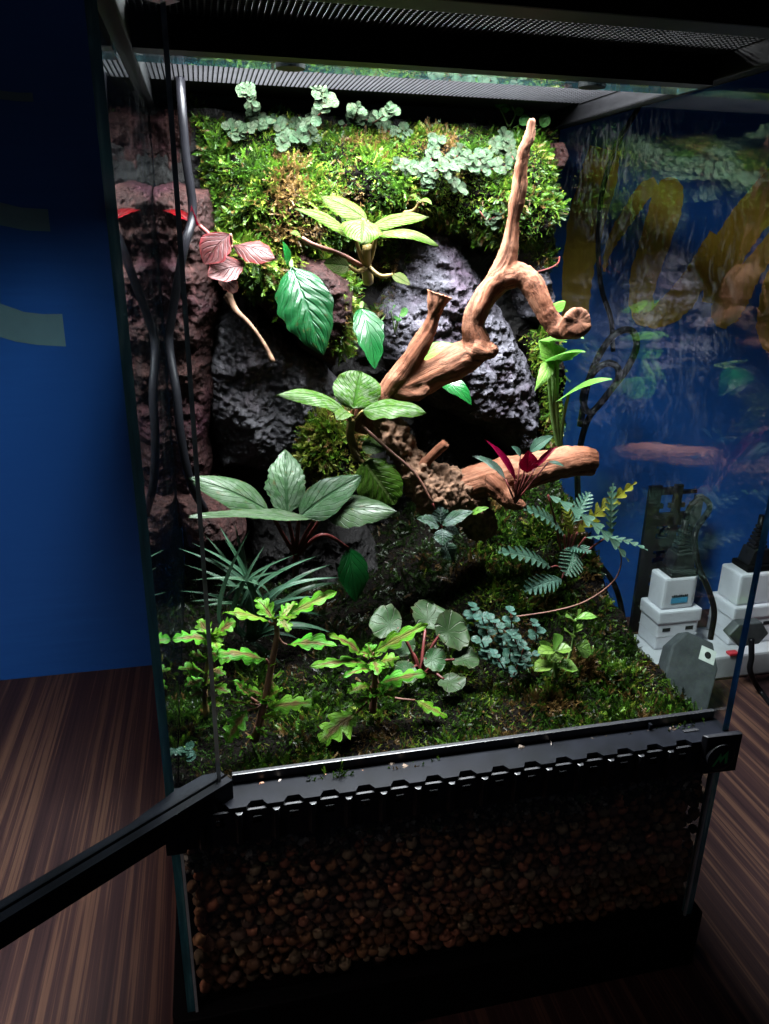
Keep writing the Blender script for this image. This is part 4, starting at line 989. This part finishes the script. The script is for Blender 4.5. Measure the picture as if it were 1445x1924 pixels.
coleus('tall red-stemmed coleus with lime lobed leaves nearest the front left', [atz(478, 1392, .252), (497, 1320, .075), (510, 1250, .08), (520, 1195, .083), (518, 1170, .083)], [
    (505, 1168, .08, 412, 1148, .07, 36, UP), (540, 1155, .082, 641, 1107, .085, 34, V3((-.2, -.6, .8))), (515, 1165, .085, 478, 1120, .1, 40, CUP), (525, 1162, .085, 560, 1128, .1, 30, CUP),
    (525, 1160, .08, 545, 1185, .06, 30, CUP), (540, 1212, .08, 640, 1206, .065, 44, CUP), (500, 1238, .08, 400, 1222, .07, 42, CUP), (505, 1330, .07, 596, 1318, .055, 44, CUP), (465, 1335, .065, 420, 1398, .05, 46, CUP),
    (495, 1310, .075, 450, 1290, .07, 26, CUP), (500, 1315, .075, 530, 1290, .07, 30, CUP), (488, 1345, .072, 528, 1350, .06, 24, CUP), (480, 1365, .07, 505, 1385, .06, 18, CUP), (470, 1310, .075, 440, 1275, .075, 28, CUP), (512, 1275, .08, 535, 1262, .072, 24, CUP), (470, 1322, .07, 420, 1318, .06, 24, CUP)], 'coleus_green')
coleus('bushy coleus pressed against the left pane', [atz(388, 1345, .255), (385, 1290, .11), (392, 1235, .112), (398, 1195, .112)], [
    (395, 1205, .11, 320, 1195, .10, 40, CUP), (400, 1195, .11, 447, 1165, .11, 44, CUP), (395, 1195, .112, 372, 1160, .12, 36, CUP), (392, 1225, .11, 440, 1240, .095, 40, CUP), (388, 1265, .11, 330, 1255, .10, 34, CUP), (386, 1275, .11, 345, 1290, .10, 34, CUP),
    (388, 1260, .11, 425, 1265, .1, 30, CUP), (390, 1290, .105, 435, 1300, .09, 30, CUP), (384, 1300, .105, 350, 1310, .1, 28, CUP), (398, 1195, .11, 410, 1220, .09, 34, CUP), (390, 1240, .11, 355, 1225, .105, 30, CUP), (388, 1310, .1, 420, 1325, .085, 30, CUP)], 'coleus_green', 'stem_tan', .0028)
coleus('low coleus with dark red centred leaves at the middle front', [atz(700, 1338, .254), (703, 1300, .088), (705, 1265, .088), (700, 1235, .09)], [
    (682, 1232, .088, 612, 1188, .085, 32, CUP), (703, 1226, .088, 812, 1166, .08, 36, V3((-.2, -.6, .8))), (692, 1248, .086, 575, 1246, .07, 32, CUP), (700, 1258, .084, 643, 1266, .065, 26, CUP), (712, 1285, .085, 808, 1262, .07, 42, CUP), (672, 1338, .07, 594, 1398, .05, 66, CUP),
    (708, 1250, .088, 752, 1232, .08, 36, CUP), (700, 1240, .09, 690, 1205, .1, 34, CUP), (702, 1240, .085, 712, 1268, .06, 34, CUP), (695, 1290, .085, 650, 1300, .075, 28, CUP), (706, 1300, .085, 745, 1310, .07, 28, CUP), (698, 1312, .082, 665, 1322, .07, 24, CUP), (780, 1316, .075, 848, 1350, .06, 28, CUP)])

# --- round-leaved saxifrage
sb = atz(790, 1272, .258)
pl = plant('round_leaved_plant', 'dark round-leaved plant with pale veins and reddish stalks', 'plant', sb)
for cx, cy, w, Y, nh in ((727, 1172, 72, .145, UPC), (806, 1160, 72, .165, UPC), (846, 1186, 78, .135, V3((.1, -.7, .7))), (872, 1240, 62, .115, UP), (815, 1240, 50, .12, UPC), (846, 1284, 56, .095, UP), (765, 1262, 48, .115, UPC), (760, 1215, 50, .14, UPC)):
    C_ = at(cx, cy, Y); hh = mm(w, C_)*.42; v_ = (C_-sb); v_.z = 0; v_ = v_.normalized() if v_.length > .004 else V3((0, -1, 0))
    N_ = nh.normalized(); T1 = (v_-N_*v_.dot(N_)).normalized()
    B_ = C_-T1*hh*.7
    leaf(pl, B_, C_+T1*hh*1.1, w, nh, 'round', 'sax', arch=.04, cup=.08, wave=.05, back=.12, nu=20, nv=14)
    stem(pl, [sb, sb.lerp(B_, .5)+V3((0, 0, .006)), B_], .0016, .0013, 'stem_red', 'petiole')
# --- tiny blue-green creeper on the floor
def up_creeper(label, tops, key, Lpx, zb=.262, mat='stem_red', name='tiny_leaved_plant', step=.0075):
    pl = None
    for (bx, by, tx, ty) in tops:
        b_ = atz(bx, by, zb); t_ = at(tx, ty, b_.y-.004)
        if pl is None: pl = plant(name, label, 'plant', b_)
        mid = b_.lerp(t_, .5)+V3((rnd.uniform(-.004, .004), -.003, 0)); stem(pl, [b_, mid, t_], .0009, .0006, mat, seg=5)
        n = max(2, int((t_-b_).length/step)); sp = spline([b_, mid, t_], n)
        for i in range(1, n+1):
            a = (i % 2)*math.pi/2+rnd.uniform(-.3, .3)
            for s_ in (0, math.pi):
                d = V3((math.cos(a+s_), math.sin(a+s_), .15)); small_leaf(pl, sp[i], d, V3((rnd.uniform(-.25, .25), -.3, 1)), mm(Lpx, sp[i])*rnd.uniform(.8, 1.15), key)
    return pl
up_creeper('tiny blue-green round-leaved creeper in the middle of the floor moss', [(900, 1200, 890, 1142), (915, 1215, 905, 1160), (945, 1225, 925, 1165), (955, 1250, 960, 1150), (975, 1265, 965, 1195), (950, 1265, 930, 1230), (1005, 1215, 1005, 1172), (960, 1280, 985, 1215), (920, 1250, 905, 1205), (990, 1255, 1000, 1230)], 'pilea_floor', 19)
gp = atz(1045, 1275, .262)
pl = plant('succulent_plant', 'bright apple-green plantlet with thick leaves at the floor right', 'plant', gp)
for bx, by, tx, ty, Y, w, nh in ((1043, 1225, 1010, 1228, .09, 30, UP), (1043, 1225, 1075, 1222, .09, 32, UP), (1042, 1222, 1040, 1190, .1, 34, UPC), (1042, 1226, 1045, 1245, .075, 28, UP), (1040, 1250, 1003, 1262, .085, 34, UP), (1046, 1255, 1086, 1258, .085, 40, UP), (1030, 1240, 1012, 1205, .1, 30, UPC),
                                (1080, 1215, 1110, 1228, .105, 40, UPC), (1075, 1200, 1060, 1185, .105, 26, UP), (1078, 1190, 1100, 1178, .105, 26, UP), (1080, 1170, 1062, 1160, .11, 24, UP), (1082, 1165, 1122, 1160, .105, 24, UP), (1082, 1160, 1085, 1145, .115, 22, UPC)):
    leaf(pl, (bx, by, Y), (tx, ty, Y-.005), w, nh, 'obovate', 'succulent', arch=.1, cup=.12)
stem(pl, [gp, (1043, 1245, .092), (1043, 1222, .09)], .002, .0015, 'stem_green'); stem(pl, [atz(1060, 1260, .262), (1075, 1215, .105), (1082, 1162, .108)], .0016, .001, 'stem_green')

# --- pinnate plant at the right
fb = atz(1062, 1085, .305)
pl = plant('pinnate_plant', 'blue-green deeply lobed fern-like plant under the log', 'plant', fb)
for bb, tt, w, nh, mt in (((1060, 1005, .2), (983, 957, .18), 38, UPC, 'pinnate'), ((1035, 1066, .205), (935, 1038, .185), 38, UPC, 'pinnate'), ((1080, 1028, .195), (1062, 1080, .165), 50, V3((0, -.75, .65)), 'pinnate'), ((1056, 1088, .2), (985, 1112, .18), 44, UPC, 'pinnate'),
                          ((1030, 930, .185), (1182, 1056, .135), 32, V3((.2, -.6, .8)), 'pinnate'), ((1085, 1000, .19), (1197, 905, .15), 30, V3((-.3, -.7, .6)), 'pinnate_y'), ((1075, 1005, .19), (1055, 940, .2), 26, UPC, 'pinnate_y'), ((1148, 1005, .15), (1152, 908, .16), 24, V3((-.6, -.8, .1)), 'pinnate'),
                          ((1100, 1010, .175), (1217, 1034, .13), 26, UP, 'pinnate'), ((1070, 990, .195), (1108, 925, .21), 34, UPC, 'pinnate'), ((1062, 1030, .2), (1110, 1040, .17), 30, UPC, 'pinnate')):
    leaf(pl, bb, tt, w, nh, 'pinnate', mt, arch=.08, cup=.05, nv=6)
    stem(pl, [fb, fb.lerp(at(*bb), .55)+V3((0, .0, .006)), at(*bb)], .0014, .001, 'stem_red', 'petiole', n=8, seg=5)

# --- crimson-leaved plant on the log
pl = plant('crimson_plant', 'small plant with one crimson leaf growing on the driftwood log', 'plant', (968, 945, .208))
for bb, tt, w, nh, mt, kd in (((990, 890, .198), (992, 850, .2), 38, FR, 'crimson', 'serrate'), ((968, 905, .2), (910, 825, .205), 18, UPC, 'crimson', 'lance'), ((950, 900, .205), (888, 858, .2), 22, UPC, 'tinyplant', 'serrate'), ((995, 850, .205), (1038, 820, .2), 24, UPC, 'pinnate', 'serrate'), ((1005, 880, .2), (1050, 836, .195), 12, UPC, 'crimson', 'lance'), ((978, 858, .21), (960, 838, .21), 16, UPC, 'pinnate', 'ovate'), ((1030, 868, .2), (1062, 878, .19), 10, UPC, 'pinnate', 'lance')):
    leaf(pl, bb, tt, w, nh, kd, mt, arch=.1, cup=.12)
    stem(pl, [(968, 945, .208), ((968+bb[0])/2, (945+bb[1])/2, .2), bb], .0011, .0008, 'stem_red', 'petiole', n=8, seg=5)

# --- lime arrow-leaved plant by the right pane
pl = plant('arrow_leaved_plant', 'lime green arrow-leaved plant climbing beside the right pane', 'plant', (1052, 858, .29))
for bb, tt, w, nh in (((1036, 584, .30), (1062, 566, .27), 44, V3((0, -.75, .6))), ((1040, 640, .288), (1097, 634, .235), 62, V3((.1, -.75, .6))), ((1046, 676, .283), (1012, 640, .29), 56, V3((-.3, -.8, .5))), ((1048, 676, .28), (1100, 661, .235), 58, V3((.1, -.6, .75))), ((1068, 742, .27), (1150, 712, .215), 66, V3((-.05, -.5, .85))), ((1030, 690, .28), (1005, 735, .27), 30, V3((-.2, -.9, .3)))):
    leaf(pl, bb, tt, w, nh, 'arrow', 'syngon', arch=.12, cup=-.10, back=.22, nu=18, nv=8)
    stem(pl, [(1052, 858, .29), ((1052+bb[0])/2-4, (858+bb[1])/2, .285), bb], .0026, .0018, 'stem_green', 'petiole')

# ================================================================== CABLES AND ELECTRICS
def cable(label, pts, r0, mat='cable', n=60, name='cable'):
    P = [p if isinstance(p, V3) else at(*p) for p in pts]; V, F = tube(spline(P, n), r0, 10); o = mk(name, V, F, mat); return tag(o, label, 'cable')
cable('black cable running down the back left corner of the terrarium', [(338, 120, .36), (341, 190, .325), (350, 300, .318), (362, 400, .315), (345, 470, .30), (322, 600, .312), (318, 650, .312), (332, 740, .29), (340, 820, .283), (358, 905, .285), (385, 960, .30)], .0042)
cable('black cable hanging in a long curve behind the right pane', [(1215, 120, .5), (1205, 190, .5), (1160, 270, .5), (1132, 360, .5), (1124, 460, .5), (1130, 540, .5), (1148, 600, .5), (1152, 660, .5)], .0032)
cable('black cable coiled in two loops outside the right pane', [(1090, 800, .5), (1105, 720, .49), (1130, 660, .48), (1160, 625, .475), (1188, 622, .475), (1196, 650, .475), (1180, 690, .48), (1150, 730, .485), (1110, 775, .49), (1095, 745, .48), (1115, 700, .475), (1140, 683, .47), (1160, 690, .47), (1160, 715, .475), (1135, 750, .485), (1100, 800, .5), (1085, 900, .52), (1100, 1020, .54), (1155, 1100, .55), atz(1175, 1180, .01)], .0045, n=110)

# extension lead with plugs, standing on the table right of the tank
def rbox(name, a, b_, mat, parent, bev=.003): return MB().box(a, b_).build(name, mat, parent, bev)
ps = empty('power_strip', (.79, .44, 0), 'grey-white power strip with red switches on the table behind the right pane', 'power strip')
rbox('strip_body', (.655, .418, 0.001), (.93, .510, .042), 'offwhite', ps, .004)
for sx_ in (.695, .795, .88): rbox('switch', (sx_, .416, .0422), (sx_+.016, .427, .0465), 'red', ps, .001)
def adaptor(x0, x1, y0, y1, z0, label1, label2, label3, sticker):
    a1 = empty('socket_adaptor', ((x0+x1)/2, (y0+y1)/2, z0), label1, 'adaptor', 'white plug adaptors')
    w = x1-x0; h = .062
    rbox('body', (x0, y0, z0), (x1, y1, z0+h), 'white', a1, .004)
    rbox('collar', (x0-.002, y0-.002, z0+h*.72), (x1+.002, y1+.002, z0+h+.004), 'white', a1, .003)
    for cx, cz, sw, sh in ((.22, .55, .013, .006), (.78, .55, .013, .006), (.5, .24, .007, .015)):
        MB().box((x0+w*cx-sw/2, y0-.0005, z0+h*cz-sh/2), (x0+w*cx+sw/2, y0+.004, z0+h*cz+sh/2)).build('socket_slot', 'ink', a1)
    MB().box((x0-.0003, y0-.0003, z0+h*.36), (x1+.0003, y1+.0003, z0+h*.36+.0007)).build('seam', 'offwhite', a1)
    z1 = z0+h+.0045
    a2 = empty('plug_adaptor', ((x0+x1)/2, (y0+y1)/2, z1), label2, 'adaptor', 'white plug adaptors')
    m_ = MB(); i0 = .004; pts_ = [(x0+i0, y0+.004), (x1-i0-.010, y0+.004), (x1-i0, y0+.014), (x1-i0, y1-.006), (x0+i0, y1-.006)]
    m_.prism(pts_, z1, z1+.052); bd = m_.build('body', 'white', a2, .004)
    if sticker:
        MB().box((x0+.018, y0+.0032, z1+.010), (x0+.046, y0+.0036, z1+.019)).build('blue_sticker', 'blue_label', a2)
        for q in range(9): MB().box((x0+.0185+q*.0031, y0+.0032, z1+.0205), (x0+.0185+q*.0031+.0022, y0+.0036, z1+.0205+(.0035 if q % 3 else .0025))).build('print_mark', 'ink', a2)
    z2 = z1+.0525
    a3 = empty('power_plug', ((x0+x1)/2, (y0+y1)/2, z2), label3, 'plug', 'black power plugs')
    cx, cy = (x0+x1)/2+.002, (y0+y1)/2
    rbox('flange', (cx-.024, cy-.02, z2), (cx+.022, cy+.02, z2+.009), 'matt_black', a3, .002)
    m_ = MB(); m_.prism([(cx-.020, z2+.009), (cx+.019, z2+.009), (cx+.014, z2+.034), (cx-.013, z2+.034)], cy-.014, cy+.014, 1); m_.build('body', 'black', a3, .002)
    for q in range(6):
        r1 = .0115-.0011*q; rbox('strain_relief_ring', (cx-r1, cy-r1*.8, z2+.0345+q*.0062), (cx+r1, cy+r1*.8, z2+.0345+q*.0062+.0042), 'black', a3, .0008)
    V, F = tube([V3((cx, cy, z2+.034)), V3((cx, cy, z2+.085))], .0055, 10); mk('cord', V, F, 'cable', a3)
    return V3((cx, cy, z2+.085))
e1 = adaptor(.690, .760, .455, .505, .0425, 'white three-pin socket cube standing on the power strip near the pane', 'white adaptor with a blue sticker stacked on the socket cube', 'ribbed black plug in the adaptor with the blue sticker', True)
e2 = adaptor(.812, .892, .445, .503, .0425, 'white socket cube at the far right behind the pane edge', 'plain white adaptor stacked at the far right', 'ribbed black plug at the far right edge', False)
cable('black cord arching from the left plug down to the grey power brick', [e1, e1+V3((.004, 0, .02)), e1+V3((.018, -.004, .034)), e1+V3((.028, -.012, .02)), (1307, 1000, .40), (1312, 1060, .395), (1332, 1110, .39), (1342, 1150, .385), (1335, 1200, .385)], .0042)
# flat plug and cord on the right cube
fpz = plant('flat_plug', 'angular black flat plug pushed into the right socket cube', 'plug', (1400, 1190, .392))
m_ = MB(); c0 = at(1402, 1185, .39); hexa = [(-.034, .0), (-.02, .016), (.018, .016), (.033, -.004), (.02, -.02), (-.012, -.022)]
m_.prism([(c0.x+a, c0.z+c) for a, c in hexa], .382, .3985, 1); m_.build('body', 'grey', fpz, .002)
P = [at(1412, 1200, .378), at(1412, 1235, .372), at(1410, 1262, .37), atz(1430, 1300, .004), atz(1475, 1345, .004), atz(1560, 1360, .004)]; V, F = tube(spline(P, 40), .0042, 10); mk('cord', V, F, 'cable', fpz)
# power brick leaning on the strip
pb = empty('power_brick', (.69, .34, 0), 'grey power brick with a round-logo label leaning against the power strip', 'power adaptor')
o0 = atz(1268, 1368, .004); o1 = at(1313, 1198, .385); ax = (o1-o0).normalized(); side = V3((1, 0, 0)); side = (side-ax*side.dot(ax)).normalized(); nn = side.cross(ax)
Lb = (o1-o0).length
mx_ = Matrix(((side.x, ax.x, nn.x, o0.x), (side.y, ax.y, nn.y, o0.y), (side.z, ax.z, nn.z, o0.z), (0, 0, 0, 1)))
m_ = MB(); m_.prism([(-.036, 0), (.036, 0), (.037, Lb*.75), (.020, Lb), (-.022, Lb), (-.038, Lb*.8)], -.022, .006); m_.xf(mx_).build('body', 'grey', pb, .003)
m_ = MB(); m_.box((.004, Lb*.77, .0062), (.028, Lb*.92, .0066)); lb_ = m_.xf(mx_).build('label', 'paper', pb)
disc(.016, Lb*.845, .0068, .0071, .005).xf(mx_).build('round_mark', 'ink', lb_)
# black plastic bracket standing against the wall
br = empty('slotted_bracket', (.775, .59, 0), 'black plastic panel with rows of keyhole cut-outs leaning near the wall', 'bracket')
def bracket():
    pxs = lambda x, y: at(x, y, .585)
    x0, x1 = pxs(1195, 1100).x, pxs(1322, 930).x; zt_ = pxs(1250, 912).z
    m_ = MB(); cw = (x1-x0); cols = [(0, .22), (.46, .60), (.86, 1.0)]
    for a, c in cols:
        top = zt_ if c < .9 else zt_-.02
        m_.box((x0+cw*a, .583, 0), (x0+cw*c, .589, top))
    nrow = 6; hz = zt_/nrow
    for i in range(nrow):
        for a, c in ((.22, .46), (.60, .86)):
            zc = zt_-.012-i*hz
            m_.box((x0+cw*a, .583, zc-.014 if i else zc-.004), (x0+cw*c, .589, zc+.008 if i or a < .5 else zc+.002))
            mid = (a+c)/2
            m_.box((x0+cw*a, .5831, zc-hz*.62), (x0+cw*(mid-.055), .5889, zc-hz*.45)); m_.box((x0+cw*(mid+.055), .5831, zc-hz*.62), (x0+cw*c, .5889, zc-hz*.45))
    m_.build('panel', 'black', br)
bracket()

# ================================================================== SMALL THINGS
P = [at(428, 556, .30), at(445, 585, .288), at(470, 610, .282), at(495, 645, .28), at(513, 680, .278)]
V, F = tube(spline(P, 24), [.0045, .003, .0024, .002, .0022, .0028], 8); tag(mk('aerial_root', V, F, 'root'), 'pale root hanging over the dark slate slab below the pink leaves', 'root')
pl = plant('seedling', 'thin brown runner looping over the moss slope at the right', 'plant', atz(960, 1160, .285))
stem(pl, [atz(960, 1160, .285), (1040, 1148, .16), (1100, 1130, .15), (1150, 1095, .145), (1167, 1060, .145), (1163, 1025, .145)], .0009, .0007, 'stem_pink', 'runner', n=30, seg=6)
pl = plant('seedling', 'small grey-green seedling in the front left corner by the hinge', 'plant', atz(350, 1440, .256))
c0 = atz(350, 1440, .256)
for i in range(8):
    a = i*.85; q = c0 + V3((0, 0, .006+.0016*i)); small_leaf(pl, q, V3((math.cos(a), math.sin(a), .3)), V3((0, -.3, 1)), .0085, 'pilea_floor')
stem(pl, [c0, c0+V3((0, 0, .018))], .0009, .0006, 'stem_green', seg=5)
pl = plant('seedling', 'tiny round-leaved seedling left of the lava rock edge', 'plant', (742, 625, .33))
for x, y in ((745, 603), (735, 585), (752, 590)):
    q = at(x, y, .318); stem(pl, [(742, 625, .33), q], .0007, .0005, 'stem_green', n=6, seg=5); small_leaf(pl, q, V3((rnd.uniform(-1, 1), -.4, .2)), V3((0, -.8, .5)), .010, 'sprig')
P = [at(1000, 513, .355), at(1030, 505, .345), at(1048, 495, .34), at(1052, 482, .34)]
V, F = tube(spline(P, 16), .0009, 6); tag(mk('tendril', V, F, 'stem_red'), 'thin red tendril beside the small grey rock at the right pane', 'tendril')
